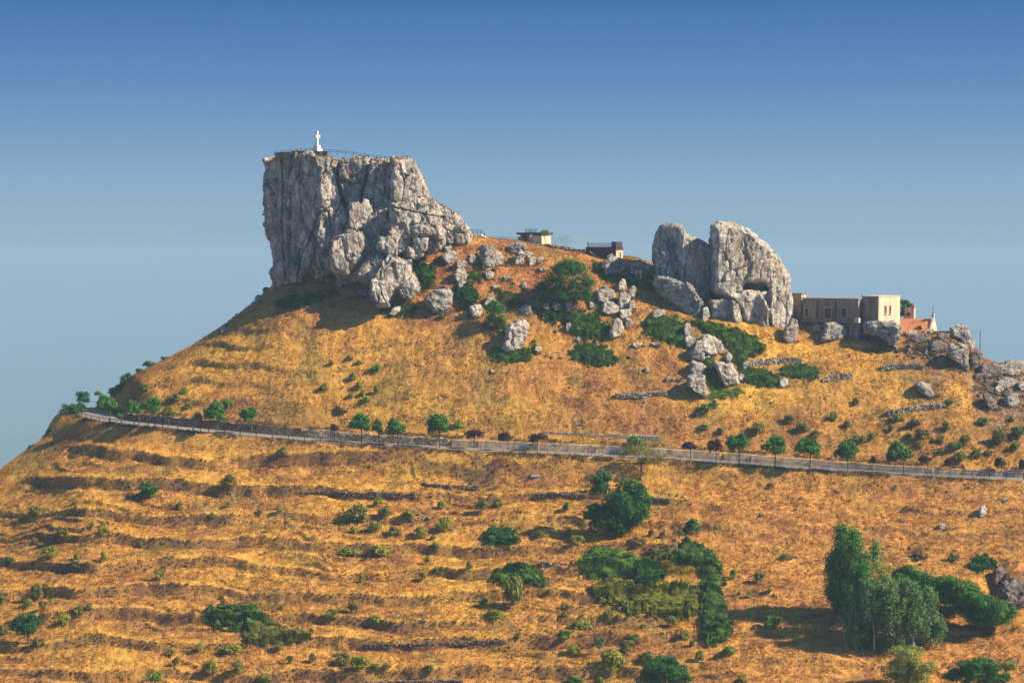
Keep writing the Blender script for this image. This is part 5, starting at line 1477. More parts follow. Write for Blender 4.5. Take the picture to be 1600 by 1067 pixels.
tree('leafy_tree', 779, 520, [(776, 490, 17, 17), (768, 482, 14, 10), (783, 507, 14, 13), (770, 505, 15, 13), (790, 520, 8, 10)], 7500, .26, 'street', 'leafy small tree leaning over the big round boulder', (.16, .1), nb=10)
tree('small_tree', 361, 773, [(359, 755, 14, 16)], 1900, .24, 'olive', 'small upright tree casting a long shadow on the left terraces', (.10, .06), nb=12)
tree('crest_tree', 852, 380, [(850, 364, 8, 8)], 900, .22, 'bright', 'small bright green tree in front of the terrace cafe', (.07, .04), D=425.5, nb=8)
tree('cafe_bush', 812, 378, [(812, 373, 4, 5)], 300, .2, 'dark', 'small dark bush at the left corner of the terrace cafe', (.05, .03), D=428, nb=5, cat='shrub')
tree('garden_tree', 1413, 500, [(1415, 479, 9, 11), (1412, 490, 8, 8)], 2200, .26, 'street', 'round green tree rising behind the right end of the long building', (.12, .08), D=421, nb=9)
tree('bend_tree', 128, 643, [(130, 622, 11, 11)], 1700, .26, 'dark', 'upper dark tree of the pair on the skyline at the bend', (.12, .08), D=402, nb=9)
tree('bend_tree', 112, 660, [(110, 642, 16, 13), (124, 640, 12, 10)], 3000, .28, 'dark', 'wide lower dark tree of the pair on the skyline at the bend', (.14, .09), D=397, nb=9)
for bx, by, cx, cy, rx, ry, D_, lab in [(84,684,82,675,10,8,393,'dark bush on the left skyline below the bend, upper one'), (50,712,50,703,10,8,389,'dark bush on the left skyline below the bend, lower one'),
    (74,688,70,682,5,4,392,'tiny dark bush beside the upper skyline bush'),
    (194,600,195,591,10,8,402,'dark bush on the skyline above the bend, lowest of the rising row'), (218,585,218,579,7,5,403,'second small dark bush up the left skyline'),
    (236,577,236,570,13,6,404,'elongated dark bush third up the left skyline'), (256,565,257,560,7,4,405,'small bush on the left skyline, highest of the row')]:
    tree('skyline_bush', bx, by, [(cx, cy, rx, ry)], int(rx * ry * 16), .24, 'dark', lab, (.06, .04), D=D_, nb=7, cat='shrub', group='bushes on the left skyline')
# sapling with a pale trunk, little dead snag, leaning stub tree
tree('pale_sapling', 1060, 872, [(1059, 832, 9, 8), (1052, 845, 5, 4)], 420, .22, 'olive', 'sapling with a white trunk and a tuft of leaves above the brambles', (.10, .05), 'bark_pale', nb=6)
tree('stub_tree', 942, 1022, [(936, 1007, 9, 10)], 700, .22, 'street', 'little leaning tree with a pale twisted trunk near the bottom', (.16, .10), 'bark_pale', nb=7)
def snag(bx, by, h_px, mt, label, seed, spread=.25, name='dead_tree'):
    g = G(bx, by); s = mpp(g.y); h = h_px * s; r = random.Random(seed)
    t = thing(name, label, 'dead tree', tuple(g)); mb = MB(); p = Vector((0, 0, -.2)); rr = .13
    for i in range(5):
        q = p + Vector((r.uniform(-.12, .1) * h * spread * 2, 0, h / 5)); mb.tube(p, q, rr, rr * .82); rr *= .82; p = q
    mb.build('trunk', M[mt], t); mb = MB()
    for i in range(7):
        a = Vector((0, 0, h * r.uniform(.45, .95))); d = Vector((r.uniform(-1, 1), r.uniform(-.5, .5), r.uniform(.3, 1))).normalized() * h * spread * 1.3
        mb.tube(a, a + d, .05, .015, k=4); mb.tube(a + d * .6, a + d * .6 + Vector((r.uniform(-.5, .5), 0, .4)) * h * .15, .03, .01, k=3)
    mb.build('branches', M[mt], t)
snag(446, 828, 32, 'bark_black', 'charred bare snag standing on a left terrace', 3, .12)
snag(948, 770, 34, 'bark_pale', 'bare dead tree with thin branches behind the great round tree', 5, .4)
snag(1323, 1012, 42, 'bark_pale', 'pale dead branches at the left foot of the poplar grove', 7, .45)

# ---- poplar grove
def poplar(bx, by, top, w, kind, label, lean=0, n=6500, seed=0):
    g = G(bx, by); s = mpp(g.y); h = (by - top) * s; r = random.Random(seed + int(bx))
    t = thing('poplar_tree', label, 'tree', tuple(g), group='poplars of the lower right grove'); bl = []
    for i in range(56):
        f = r.uniform(.10, 1.0); wr = (math.sin(math.pi * min(1, f * .80 + .12)) ** .6) * w * s / 2
        a = r.uniform(0, math.tau); q = wr * r.uniform(.25, .8); b = w * s * r.uniform(.12, .19)
        bl.append((math.cos(a) * q + lean * s * f ** 1.5, math.sin(a) * q, h * f * .96, b, b, b * 1.9))
    link('crown', leaves_mesh('crown', bl, n, .32, seed + int(bx), LM[kind], up=.15, shell=.35, aspect=.7), None, t)
    link('trunk', trunk_mesh('trunk', h * .85, .22, .05, int(bx), M['bark_pale'], limbs=5, reach=w * s * .25, split=.3, lean=(lean * s * .7, 0)), None, t)
for i, a in enumerate([
 (1340, 968, 832, 80, 'street', 'tallest poplar at the left of the grove, its top leaning left', -20, 15000),
 (1312, 962, 862, 50, 'street', 'dark poplar on the far left side of the grove', -8, 8000),
 (1374, 965, 850, 46, 'pale', 'pale thin-leaved poplar with a white trunk', -2, 3800),
 (1345, 1000, 882, 60, 'street', 'mid-height poplar in front of the tallest one', -6, 9000),
 (1338, 1014, 925, 50, 'poplar', 'low poplar at the left front edge of the grove', -4, 6500),
 (1366, 1016, 908, 60, 'poplar', 'second poplar of the front rank, counted from the left', -5, 9000),
 (1398, 1017, 905, 62, 'poplar', 'third poplar of the front rank, over the light tree', -8, 9000),
 (1428, 1014, 908, 60, 'poplar', 'fourth poplar of the front rank', -8, 9000),
 (1456, 1008, 925, 52, 'poplar', 'rightmost poplar of the front rank, with bare trunks beneath', -8, 7500)]):
    poplar(*a, seed=500 + i)
GR = 'dense trees right of the poplar grove'
tree('grove_tree', 1415, 950, [(1410, 905, 24, 20), (1432, 904, 24, 18), (1415, 925, 24, 16), (1440, 925, 18, 14)], 10000, .32, 'street', 'dark bushy tree rising behind the front poplars', (.2, .12), group=GR, nb=10)
tree('grove_tree', 1455, 958, [(1452, 912, 28, 20), (1472, 918, 22, 18), (1452, 934, 26, 16), (1478, 938, 16, 12)], 10000, .32, 'street', 'spreading green tree right behind the poplars', (.2, .12), group=GR, nb=10)
tree('grove_tree', 1492, 964, [(1488, 922, 28, 20), (1506, 928, 20, 18), (1492, 944, 24, 14)], 10000, .32, 'bramble', 'bright green tree in the middle of the right-hand row', (.2, .12), group=GR, nb=10)
tree('grove_tree', 1522, 980, [(1520, 938, 24, 20), (1510, 954, 20, 16), (1528, 962, 20, 14)], 9000, .32, 'street', 'round tree second from the right end of the row', (.2, .12), group=GR, nb=10)
tree('grove_tree', 1547, 990, [(1547, 950, 32, 20), (1574, 960, 18, 13), (1534, 968, 24, 14), (1556, 970, 24, 13)], 12000, .32, 'street', 'wide flat-topped tree at the right end of the row', (.25, .14), group=GR, nb=12)
tree('light_tree', 1418, 1078, [(1418, 1022, 28, 16), (1405, 1042, 26, 14), (1436, 1045, 26, 16), (1418, 1060, 30, 14)], 8500, .30, 'pale', 'light green loose tree at the bottom in front of the grove', (.25, .14), nb=12)
tree('dark_tree', 1530, 1090, [(1530, 1048, 34, 20), (1500, 1058, 22, 15), (1555, 1060, 20, 14)], 9500, .32, 'dark', 'dark rounded tree at the bottom right corner', (.25, .14), nb=12)
tree('small_tree', 1572, 1062, [(1570, 1040, 15, 9)], 1500, .26, 'pale', 'small pale green tree right of the bottom corner dark one', (.12, .07), nb=8)
tree('dark_tree', 1040, 1090, [(1040, 1048, 33, 24), (1015, 1060, 18, 14), (1062, 1060, 18, 16)], 10000, .32, 'dark', 'dark dome-shaped tree at the bottom centre', (.25, .14), nb=12)
tree('dark_tree', 44, 1004, [(44, 978, 22, 20)], 4500, .3, 'dark', 'dark tree at lower left casting a shadow to its left', (.2, .12), nb=14)

# ---- ground-hugging green
GP = 'bramble patches'
patch([(905,880),(915,866),(935,857),(960,857),(990,866),(1008,878),(1000,890),(975,898),(940,902),(915,900)], 1.3, 'bright', 'large light green bramble patch under the great tree', 20, .26, 3, group=GP)
patch([(770,898),(778,886),(800,880),(825,882),(848,898),(860,910),(835,915),(790,914),(772,908)], 1.3, 'bramble', 'rounded green bramble mound with a dark shrub below it', 22, .26, 4, group=GP)
patch([(755,838),(765,826),(785,823),(806,830),(812,842),(795,850),(765,849)], 1.3, 'dark', 'dark green bramble mound beside the terraces, above the larger one', 24, .26, 5, group=GP)
patch([(322,955),(340,948),(370,944),(398,948),(418,960),(420,975),(400,982),(360,980),(335,975),(325,968)], 1.4, 'bramble', 'wide dark green bramble mass at lower left', 22, .26, 6, group=GP)
patch([(380,985),(395,970),(420,968),(440,978),(470,982),(490,990),(480,1000),(440,1005),(405,1006),(385,1000)], 1.0, 'olive', 'greyish scrub running right from the bramble mass', 18, .24, 7, name='scrub_patch', cat='scrub', group=None)
patch([(1062,852),(1075,845),(1095,850),(1112,862),(1124,880),(1126,910),(1122,930),(1108,925),(1102,900),(1085,885),(1060,878),(1045,870)], 1.5, 'bramble', 'green bramble arm curving down from the white-trunked sapling', 24, .26, 8, group=GP)
patch([(1096,905),(1122,905),(1128,935),(1140,960),(1145,985),(1135,998),(1110,1004),(1095,990),(1098,960),(1090,935)], 1.5, 'bramble', 'lower end of the curving bramble arm, near the footpath', 24, .26, 9, group=GP)
patch([(992,880),(1010,872),(1035,880),(1040,895),(1030,912),(1008,920),(992,908)], 1.6, 'dark', 'dark bramble clump beside yellow fern', 24, .26, 10, group=GP)
patch([(922,915),(940,908),(975,905),(1010,918),(1040,912),(1075,908),(1095,925),(1092,955),(1060,968),(1020,958),(985,956),(960,945),(930,932)], 1.3, 'broom', 'mixed olive scrub filling the middle of the thicket', 16, .26, 11, name='scrub_patch', cat='scrub')
patch([(1010,868),(1020,856),(1045,855),(1052,866),(1040,876),(1020,878)], 1.5, 'olive', 'rounded olive scrub left of the white-trunked sapling', 22, .26, 12, name='scrub_patch', cat='scrub')
patch([(975,884),(990,880),(1030,876),(1070,880),(1095,892),(1080,900),(1050,898),(1030,886),(1000,892)], .9, 'fern', 'yellow-orange fern among the brambles', 4, .22, 13, name='fern_patch', cat='fern')
patch([(1005,500),(1030,492),(1055,495),(1075,505),(1078,525),(1060,535),(1035,532),(1010,522)], 1.1, 'bramble', 'green bramble bank below the curved slab', 22, .24, 14, group=GP)
patch([(1078,498),(1105,500),(1135,508),(1160,518),(1185,528),(1200,545),(1175,556),(1160,565),(1158,580),(1148,565),(1140,545),(1120,525),(1095,515)], 1.1, 'bramble', 'green bramble slope running down behind the leaning slabs', 22, .24, 15, group=GP)
patch([(1100,560),(1112,555),(1120,575),(1124,600),(1112,606),(1102,590)], .9, 'bramble', 'narrow bramble strip between the pointed and the square slab', 22, .22, 16, group=GP)
patch([(1156,580),(1175,572),(1200,576),(1215,590),(1213,602),(1190,602),(1165,596)], .9, 'bramble', 'bramble bank right of the tilted square slab', 24, .24, 17, group=GP)
patch([(1215,575),(1235,568),(1262,570),(1284,582),(1275,591),(1245,592),(1222,586)], .9, 'bramble', 'dark bramble bank under the long dry stone wall', 24, .24, 18, group=GP)
patch([(880,498),(905,486),(930,490),(950,505),(955,522),(935,530),(905,524),(885,515)], 1.1, 'bramble', 'bramble patch left of the lowest stone of the rock column', 22, .24, 19, group=GP)
patch([(890,550),(905,538),(930,535),(955,548),(966,562),(950,570),(920,566),(900,562)], 1.0, 'bramble', 'lone bramble patch on the slope below the boulder field', 24, .24, 20, group=GP)
patch([(765,552),(775,540),(800,548),(825,546),(835,530),(838,550),(825,562),(795,566),(775,562)], .9, 'bramble', 'brambles wrapped round the foot of the big round boulder', 22, .22, 21, group=GP)
patch([(928,408),(945,418),(970,428),(1000,436),(1022,440),(1018,454),(985,446),(950,438),(930,424)], .8, 'bramble', 'green hedge-like strip slanting below the long slab', 24, .22, 22, name='hedge_strip', cat='hedge')
patch([(708,450),(720,445),(742,450),(750,465),(742,480),(722,480),(710,466)], 1.6, 'dark', 'dark green thicket under the tent-shaped boulder', 26, .24, 23, name='thicket', cat='thicket')
patch([(642,418),(655,410),(675,414),(682,428),(675,445),(660,450),(645,438)], 1.3, 'dark', 'dark thicket growing at the right side of the cliff foot', 24, .24, 24, name='thicket', cat='thicket')
patch([(430,470),(450,462),(490,458),(520,452),(530,458),(500,468),(470,478),(440,482)], .7, 'dark', 'dark brush strip in the shade of the cliff', 16, .24, 25, name='brush_strip', cat='brush')
patch([(590,484),(610,474),(640,470),(655,480),(645,494),(615,494)], .7, 'bramble', 'green brush around the flat foot slab', 18, .22, 26, name='brush_strip', cat='brush')
patch([(725,428),(740,422),(755,428),(752,440),(735,440)], .8, 'bramble', 'small green patch right of the tent-shaped boulder', 24, .22, 27, group=GP)
patch([(768,448),(790,452),(812,462),(820,476),(800,480),(780,468)], .9, 'olive', 'olive brush left of the dark round tree', 18, .22, 28, name='scrub_patch', cat='scrub')
patch([(830,478),(870,484),(905,484),(912,496),(880,505),(845,498)], .8, 'dark', 'dark undergrowth below the round spreading tree', 18, .24, 29, name='brush_strip', cat='brush')
patch([(1100,618),(1118,606),(1150,604),(1165,612),(1150,620),(1115,626)], .35, 'bright', 'yellow-green weeds at the foot of the slabs', 8, .2, 30, name='weed_patch', cat='weeds')
patch([(1515,880),(1530,866),(1548,866),(1556,880),(1545,892),(1525,890)], 1.1, 'dark', 'dark ivy draped above the hollow on the right', 20, .24, 31, name='ivy_mat', cat='ivy')
patch([(1425,530),(1440,524),(1462,535),(1470,550),(1450,556),(1430,545)], .5, 'dusty', 'dry brown scrub on the scree under the chapel', 14, .24, 32, name='scrub_patch', cat='scrub')

# ---- single shrubs
SH = [
 (178, 617, 24, 15, 'olive', 'olive bush on the steep flank right above the bend, lower one'), (192, 601, 20, 14, 'dark', 'dark bush on the steep flank above the bend, upper one'), (203, 625, 26, 14, 'broom', 'yellowish bush above the first street trees'), (226, 608, 22, 12, 'olive', 'flat bush on the left flank over the widest street tree'),
 (229,770,42,24,'dark','dark ivy-green shrub left of the small upright tree'), (51,802,30,20,'olive','grey-green shrub near the left edge, upper terraces'),
 (143,822,13,12,'broom','small shrub, left one above the diagonal bush'), (161,819,9,9,'broom','tiny bright shrub above the diagonal bush'), (161,835,22,16,'broom','diagonal two-toned bush on the left terraces'),
 (100,836,25,16,'olive','flat olive shrub left of the diagonal bush'), (54,846,14,12,'dusty','brownish shrub below the grey-green one at left'), (78,864,30,17,'broom','long yellow-green shrub on the left terraces'),
 (12,879,13,15,'dark','dark shrub touching the left edge'), (118,871,13,10,'broom','pale shrub over a darker one, left terraces'), (118,885,22,14,'olive','darker shrub under the pale one, left terraces'),
 (161,873,12,18,'broom','narrow upright shrub below the diagonal bush'), (221,851,10,9,'broom','tiny green shrub on a bare left bank'), (281,791,14,14,'broom','bright little shrub left of the tree shadow'),
 (331,807,12,12,'broom','bright little shrub under the tree shadow'), (356,789,10,9,'olive','tiny dark-stemmed shrub right below the small upright tree'), (249,901,22,18,'broom','feathery shrub alone in the left middle'),
 (55,929,23,28,'olive','tall grey-olive shrub at lower left'), (71,917,13,12,'olive','small shrub behind the tall grey-olive one'), (43,945,19,16,'broom','yellowish shrub left below the tall grey-olive one'),
 (67,948,17,14,'olive','low shrub right below the tall grey-olive one'), (3,939,16,20,'olive','shrub cut by the left edge, above the dark tree'), (121,956,22,18,'broom','round green shrub right of the dark tree group'),
 (139,949,12,12,'olive','small shrub touching the round green one'), (99,971,28,18,'broom','yellow-green shrub right of the lower left dark tree'), (4,988,16,16,'olive','brownish shrub cut by the left edge, beside the dark tree'),
 (60,1005,22,16,'olive','olive shrub under the lower left dark tree'), (266,1020,18,13,'broom','rounded shrub left of a pair near the bottom left'), (311,1014,17,13,'broom','pale round shrub under the wide bramble mass'),
 (276,1034,15,14,'broom','pale shrub below the rounded one near the bottom'), (358,1016,42,14,'broom','long flat shrub below the bramble mass'), (329,1046,28,24,'broom','big feathery shrub at the bottom left'),
 (371,1046,25,20,'olive','feathery shrub right of the big one at the bottom left'), (242,1060,24,16,'bright','bright green shrub at the bottom edge'), (416,1062,30,16,'broom','green shrub at the bottom edge below the scrub'),
 (405,801,11,10,'olive','small shrub left of the charred snag'), (436,798,12,11,'broom','small green shrub right behind the charred snag'), (557,805,48,28,'olive','largest olive shrub of the middle terrace cluster'),
 (590,786,20,14,'broom','bright shrub at the top of the middle terrace cluster'), (602,801,24,18,'olive','round olive shrub right of the largest one'), (639,807,30,18,'broom','broom shrub right of the middle terrace cluster'),
 (553,830,18,13,'broom','thin shrub under the largest olive one'), (586,824,27,18,'broom','full green shrub under the middle terrace cluster'), (615,831,24,15,'olive','pale shrub next to the full green one'),
 (656,835,28,18,'broom','pale green shrub over a dark bank'), (692,822,32,22,'broom','large feathery shrub at the right of the middle terraces'), (676,840,12,10,'olive','small shrub between two feathery ones'),
 (680,855,14,16,'street','small dark round shrub on a stem, middle terraces'), (668,878,13,13,'broom','small pale shrub under the stemmed one'), (594,864,44,20,'broom','long two-toned shrub on the middle terrace edge'),
 (545,864,42,14,'broom','yellow-green low plants along a terrace bank'), (565,905,11,13,'broom','thin little shrub on a brown bank'), (661,902,16,13,'broom','round shrub with a dark shadow, middle right'),
 (682,892,9,12,'bright','tiny bright shrub right of the round shadowed one'), (732,886,16,16,'olive','dull shrub in a hollow beside the brown bank'), (517,962,23,18,'broom','shrub right of the greyish scrub'),
 (552,952,24,18,'olive','ragged olive shrub between terraces, lower middle'), (590,969,32,16,'broom','wide green shrub on a terrace lip, lower middle'), (755,941,15,16,'bright','vivid lime-green shrub on a brown terrace bank'),
 (774,962,36,14,'broom','low shrub under the vivid lime-green one'), (440,951,10,8,'broom','tiny shrub right of the bramble mass'), (434,1011,18,16,'olive','shrub under the right end of the greyish scrub'),
 (487,1030,19,15,'olive','round olive shrub near the bottom, left of a cluster'), (533,1033,34,20,'olive','olive shrub of the bottom cluster, left part'), (562,1040,38,22,'broom','greener shrub of the bottom cluster, middle part'),
 (588,1044,22,14,'olive','shrub of the bottom cluster, right part'), (604,1043,16,12,'dusty','brown shrub at the right end of the bottom cluster'), (672,1046,20,12,'olive','faint shrub on a bottom bank'), (453,1032,15,12,'olive','dull shrub above the bottom left edge'),
 (797,932,48,46,'olive','tall dark olive shrub hanging below the rounded mound'), (885,794,15,14,'dark','dark shrub in the shadow of the great tree'), (844,836,16,13,'broom','small shrub left below the great tree shadow'),
 (901,847,27,16,'broom','yellowish shrub at the foot of the great tree'), (1082,826,32,22,'dark','dark slanting shrub above the white-trunked sapling'), (1018,834,14,12,'olive','grey shrub right below the great tree'), (1035,836,12,10,'dusty','brown shrub left of the sapling'),
 (995,846,30,13,'dusty','brown low scrub below the great tree'), (1133,912,13,9,'bramble','small green shrub right of the bramble arm'), (1147,899,18,16,'pale','pale thistly shrub right of the bramble arm'),
 (1171,930,12,12,'pale','pale tuft beside the footpath'), (1187,905,22,16,'olive','dull shrub above the footpath'), (1206,972,40,22,'bramble','green shrub with yellow grass, right of the footpath'),
 (1142,1018,30,18,'bramble','low green shrub at the foot of the footpath'), (1093,1027,17,19,'olive','upright shrub right of the bottom centre dark tree'), (1069,994,18,16,'broom','feathery shrub left of the bramble arm end'),
 (1082,1006,12,13,'bramble','little round shrub under the feathery one'), (897,1018,29,18,'broom','round green shrub with a long shadow, bottom middle'), (956,1038,52,34,'broom','big feathery shrub beside the leaning stub tree'),
 (980,1014,28,22,'olive','olive shrub behind the big feathery one'), (881,993,28,18,'bramble','deep green shrub on a lower terrace edge'), (808,994,13,12,'olive','small shrub right of the long stone terrace wall'),
 (908,977,42,16,'broom','long shrub on a terrace lip under the thicket'), (951,964,20,18,'olive','round olive shrub left under the thicket'), (982,952,12,13,'bright','small bright shrub at the thicket edge'),
 (967,966,11,12,'broom','tiny shrub between the olive and bright ones'), (1050,972,19,16,'broom','yellowish shrub right under the thicket'), (988,997,22,16,'bramble','dark shrub on the terrace wall, bottom middle'),
 (1012,1028,34,18,'olive','flat olive shrub left above the bottom centre tree'), (881,962,11,10,'broom','tiny shrub on the slope left of the long one'), (1004,979,9,8,'olive','tiny shrub under the thicket middle'),
 (858,926,13,9,'olive','dark tuft in a dip right of the tall olive shrub'), (886,948,20,13,'dusty','brown scrub under the dark tuft'), (895,1064,34,14,'bramble','green shrub at the bottom edge, left of the centre tree'), (938,1063,14,10,'bright','bright tuft at the bottom edge'),
 (1160,1062,22,10,'broom','shrub at the bottom edge right of the centre tree'), (443,706,21,15,'broom','slanting green shrub just below the road'), (203,936,1,1,'olive',''),
 (505,607,17,14,'broom','shrub on the open slope left of a diagonal row'), (551,590,14,14,'broom','upper dark shrub of the diagonal row on the open slope'), (588,578,18,18,'bright','largest bright shrub of the diagonal row'),
 (561,568,12,10,'olive','small shrub left above the largest bright one'), (518,568,10,9,'broom','lone tiny shrub high on the open slope'), (546,560,13,7,'olive','tiny shrub above the diagonal row'), (561,605,15,14,'broom','middle shrub of the diagonal row'),
 (566,615,13,10,'broom','low shrub under the middle of the diagonal row'), (547,620,12,11,'broom','shrub left at the foot of the diagonal row'), (571,625,15,11,'bright','yellow-green lowest shrub of the diagonal row'), (588,611,11,13,'broom','narrow shrub right of the diagonal row'),
 (716,665,15,16,'bright','pale green bush just above the road wall right of the lone tree'), (536,643,16,12,'dusty','dark brown bush in a hollow above the road'), (529,640,13,10,'olive','olive bush in the hollow above the road'), (355,633,19,17,'street','dark bush on the slope behind the large street tree'),
 (285,612,16,12,'olive','green bush above the olive-coloured street tree'), (295,635,17,12,'broom','yellow bush behind the left street trees'), (272,623,26,14,'olive','brush above the left street trees'), (185,610,22,16,'olive','bush on the flank just above the bend'), (204,594,1,1,'olive',''),
 (1100,640,30,20,'bramble','green bush with pale rubble below the slabs'), (1116,634,20,12,'bramble','green bush right of the one with rubble'), (1102,668,27,9,'bramble','flat bush above the first right-hand street trees'), (1126,676,15,12,'olive','small dark bush above the right-hand street trees'),
 (1182,671,30,20,'olive','round bush above the first green tree of the right row'), (1337,629,17,12,'olive','dark bush on the brown bank of the right slope'), (1302,652,17,16,'broom','bright bush above the middle green street tree'), (1233,658,20,15,'olive','bush left on the right slope, below the golden grass'),
 (1258,670,30,18,'olive','wide dull bush behind the leaning street tree'), (1275,680,22,14,'olive','low bush touching the leaning street tree'), (1325,664,15,12,'olive','small bush over the fifth green street tree'), (1343,689,28,14,'broom','yellow-green bush right of a green street tree'),
 (1361,683,15,12,'broom','small bright bush above the tiniest purple tree'), (1392,670,14,12,'olive','small bush above the tallest street tree'), (1402,654,22,13,'broom','bush at the foot of the lowest dry stone wall'), (1419,681,14,12,'bramble','green round bush right above the tallest street tree'),
 (1430,662,26,18,'dusty','brown leafless bush below the lowest wall'), (1442,680,34,22,'dusty','larger brown bush under the leafless one'), (1436,696,17,12,'olive','low bush right of the tallest street tree crown'), (1484,629,18,13,'bramble','round bush at the right end of the lowest dry stone wall'),
 (1478,668,18,16,'broom','green bush in the middle of the right slope'), (1470,687,16,14,'broom','green bush under the middle one on the right slope'), (1468,706,12,12,'bramble','small green bush behind the purple trees'), (1492,697,25,18,'bramble','dark green bush right of the small one behind the purple trees'),
 (1510,690,22,20,'olive','olive bush paired with the dark green one'), (1500,716,28,18,'broom','yellowish bush just above the end of the fence'), (1527,710,20,15,'olive','bush left above the low pale wall'), (1545,708,16,12,'dusty','brown bush above the low pale wall'),
 (1538,660,24,16,'bramble','round dark bush alone on the golden slope'), (1579,655,14,12,'bramble','small round bush near the right edge'), (1562,686,28,26,'olive','tall olive bush near the right edge'), (1592,675,28,26,'bramble','dark bush cut by the right edge'), (1587,700,18,16,'olive','low bush under the dark right-edge one'),
 (1017,430,22,18,'bright','bright green bush right of the tiny stone hut'), (1042,474,16,12,'olive','small bush on the slope under the curved slab'), (1392,530,15,15,'bright','yellow-green bush in front of the overhanging rock'), (1370,524,26,14,'olive','dark bush under the overhanging rock'),
 (648,290,8,9,'broom','yellowish tuft on the right shoulder of the cliff'), (1530,556,12,9,'olive','small bush beside the utility pole'), (692,496,16,10,'olive','olive tuft under the broad rounded boulder'), (840,510,1,1,'olive',''), (734,740,1,1,'olive',''),
 (755,792,26,20,'olive','dull shrub below the thin terrace wall, left one'), (778,787,20,16,'broom','shrub below the thin terrace wall, right one'), (690,790,16,14,'broom','small shrub left of the rubble under the terrace wall'), (1206,785,1,1,'olive',''), (1190,805,10,6,'dusty','brown tuft on the bare slope below the fence'),
 (1228,872,28,10,'olive','faint green tuft on the slope left of the tallest poplar'), (1438,868,28,14,'dusty','brown bush above the dense trees on the right'), (1490,872,20,14,'olive','grey bush left of the hollow'), (1570,1034,1,1,'olive',''), (1203,922,10,10,'broom','small tuft above the footpath end')]
for (x, y, w, h, k, lab) in SH:
    if w <= 1: continue
    bush(x, y, w, h, k, lab, group='shrubs scattered over the hillside')
# fine grey-brown scrub that nobody could count
def scrub(n):
    D = np.sqrt(rng.uniform(294**2, 424**2, n * 3)); px = rng.uniform(-20, 1620, n * 3); X = (px - 800) / F * D
    z, inf = T(X, D, info=True)
    w = .05 + .75 * inf['ris'] + .35 * inf['up'] * (blob(px, inf['py'], 1380, 690, 260, 30) + .7 * blob(px, inf['py'], 820, 470, 260, 60) + .3 * blob(px, inf['py'], 280, 620, 130, 24))
    w = w * smooth(-.2, .3, fbm(X, D, 0, 1 / 6., 3, 171))
    keep = (rng.random(n * 3) < w) & (np.abs(inf['d']) > 3.8) & (D < inf['dc'] - 1)
    X, D, z = X[keep][:n], D[keep][:n], z[keep][:n]
    bx = []; 
    for cx, cy, w_ in BASES:
        k = int(3 + w_ * .55)
        for _ in range(k):
            bx.append((cx + rng.uniform(-.62, .62) * w_, cy + rng.uniform(-2, 2.5)))
    _n1 = len(bx)
    bx = np.array(bx); bD = gD(bx[:, 0], bx[:, 1]) - .15; bq = P(bx[:, 0], bx[:, 1], bD)
    X = np.concatenate([X, bq[:, 0]]); D = np.concatenate([D, bD]); z = np.concatenate([z, T(bq[:, 0], bD)])
    ii = rng.integers(RI0, len(ROAD) - 1, 2600); side = rng.random(2600) < .45
    dd = np.where(side, rng.uniform(3.75, 4.9, 2600), -rng.uniform(3.25, 4.3, 2600)); kk = noise3(ii * .06, side * 3.0, 0, 12) > -.15
    ii, dd = ii[kk], dd[kk]; xr = ROAD[ii, 0] + RN[ii, 0] * dd; yr_ = ROAD[ii, 1] + RN[ii, 1] * dd
    X = np.concatenate([X, xr]); D = np.concatenate([D, yr_]); z = np.concatenate([z, T(xr, yr_)]); n = len(X)
    R0 = rng.uniform(.25, .85, n) ; L = 24
    d = rng.normal(size=(n, L, 3)); d /= np.linalg.norm(d, axis=2)[..., None]; d[..., 2] = np.abs(d[..., 2])
    p = np.stack([X, D, z], 1)[:, None] + d * (R0[:, None, None] * rng.uniform(.4, 1, (n, L, 1))) * np.array([1, 1, .85])
    a = rng.normal(size=(n, L, 3)); a /= np.linalg.norm(a, axis=2)[..., None]; b = rng.normal(size=(n, L, 3)); b /= np.linalg.norm(b, axis=2)[..., None]
    s = rng.uniform(.10, .24, (n, L, 1))
    v = np.stack([p - a * s, p + b * s * .6, p + a * s], 2).reshape(-1, 3)
    base = np.array([[.15, .10, .045], [.20, .125, .045], [.10, .095, .035], [.26, .155, .05], [.12, .07, .045]])[rng.integers(0, 5, n)]
    col = np.repeat(base * rng.uniform(.7, 1.3, (n, 1)), L * 3, 0)
    me = mesh_np('dry_scrub', v, np.arange(len(v)).reshape(-1, 3), col)
    m, nt, b_ = mat('scrub', (.1, .08, .04), 1, 0); at = N(nt, 'ShaderNodeAttribute', attribute_name='tint'); nt.links.new(at.outputs['Color'], b_.inputs['Base Color'])
    o = link('dry_scrub', me, m); o['kind'] = 'stuff'; o['label'] = 'brown and olive scrub tufts on the banks and among the boulders'
scrub(12000)
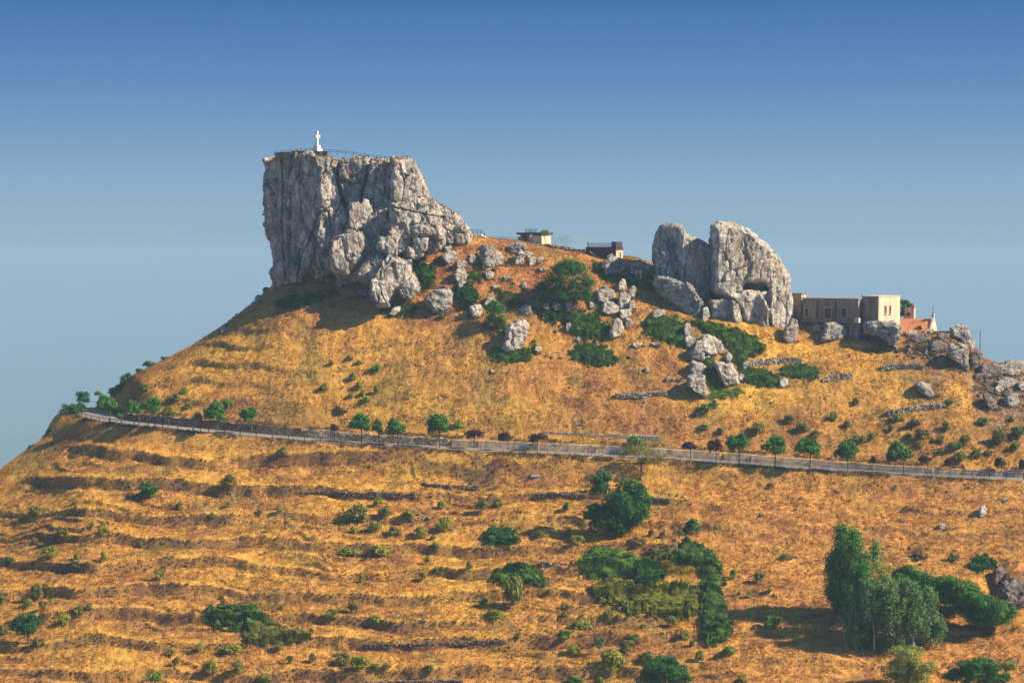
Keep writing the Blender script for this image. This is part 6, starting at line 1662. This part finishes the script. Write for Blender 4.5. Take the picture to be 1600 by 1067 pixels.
# dry plants on the ledges of the cliff
def ledge_plants():
    bm = cliff_body.data; n = len(bm.vertices); v = np.empty(n * 3, np.float32); bm.vertices.foreach_get('co', v); v = v.reshape(-1, 3).astype(float)
    nm = np.empty(n * 3, np.float32); bm.vertices.foreach_get('normal', nm); nm = nm.reshape(-1, 3)
    px, py = proj(*v.T)
    ok = np.nonzero((nm[:, 2] > .62) & (noise3(v[:, 0] * .35, v[:, 1] * .35, v[:, 2] * .35, 7) > -.05) & (v[:, 1] < 425) & (py < 470))[0]
    ok = rng.choice(ok, min(len(ok), 5200), replace=False); n = len(ok)
    h = rng.uniform(.15, .5, n); a = rng.uniform(0, math.tau, n); w = .14
    p = v[ok]; q0 = p + np.stack([-w * np.cos(a), -w * np.sin(a), 0 * a - .1], 1); q1 = p + np.stack([w * np.cos(a), w * np.sin(a), 0 * a - .1], 1); q2 = p + np.stack([rng.uniform(-.15, .15, n), rng.uniform(-.15, .15, n), h], 1)
    V = np.stack([q0, q1, q2], 1).reshape(-1, 3)
    base = np.array([[.30, .16, .05], [.22, .15, .04], [.12, .12, .03], [.28, .11, .045]])[rng.integers(0, 4, n)]
    me = mesh_np('ledge_grass', V, np.arange(len(V)).reshape(-1, 3), np.repeat(base, 3, 0))
    o = link('ledge_grass', me, bpy.data.materials['scrub']); o['kind'] = 'stuff'; o['label'] = 'dry grass growing on the ledges of the cliff'
ledge_plants()

# loose rubble among the boulders, under the cliff and on the right-hand scree
def rubble():
    bmi = bmesh.new(); bmesh.ops.create_icosphere(bmi, subdivisions=1, radius=1.0)
    bv = np.array([v.co[:] for v in bmi.verts]); bf = np.array([[v.index for v in f.verts] for f in bmi.faces]); bmi.free()
    zones = [((560, 700), (440, 495), 70), ((690, 860), (385, 500), 190), ((860, 1060), (430, 560), 120), ((1060, 1250), (500, 620), 60), ((1255, 1420), (505, 560), 40), ((1415, 1520), (515, 560), 200), ((1525, 1600), (560, 640), 260), ((640, 670), (800, 822), 26), ((1000, 1160), (610, 640), 12), ((0, 900), (740, 1060), 70), ((1100, 1600), (760, 1000), 30), ((400, 520), (440, 480), 40)]
    V = []; Fc = []; k = 0
    for (x0, x1), (y0, y1), n in zones:
        px = rng.uniform(x0, x1, n); py = rng.uniform(y0, y1, n)
        D = gD(px, py); q = P(px, py, D); z = T(q[:, 0], D)
        for i in range(n):
            r = .14 + .42 * rng.random() ** 3
            sc = np.array([rng.uniform(.7, 1.4), rng.uniform(.7, 1.2), rng.uniform(.45, .9)]) * r
            v = bv * (1 + .22 * rng.normal(size=(len(bv), 1))) * sc
            a = rng.uniform(0, 6.3); c, s_ = math.cos(a), math.sin(a)
            v = np.stack([v[:, 0] * c - v[:, 1] * s_, v[:, 0] * s_ + v[:, 1] * c, v[:, 2]], 1) + np.array([q[i, 0], D[i], z[i] + .12 * r])
            V.append(v); Fc.append(bf + k); k += len(bv)
    me = mesh_np('rubble', np.concatenate(V), np.concatenate(Fc))
    o = link('rubble', me, M['rock_dark']); o['kind'] = 'stuff'; o['label'] = 'small loose stones lying among the boulders and on the scree'
rubble()
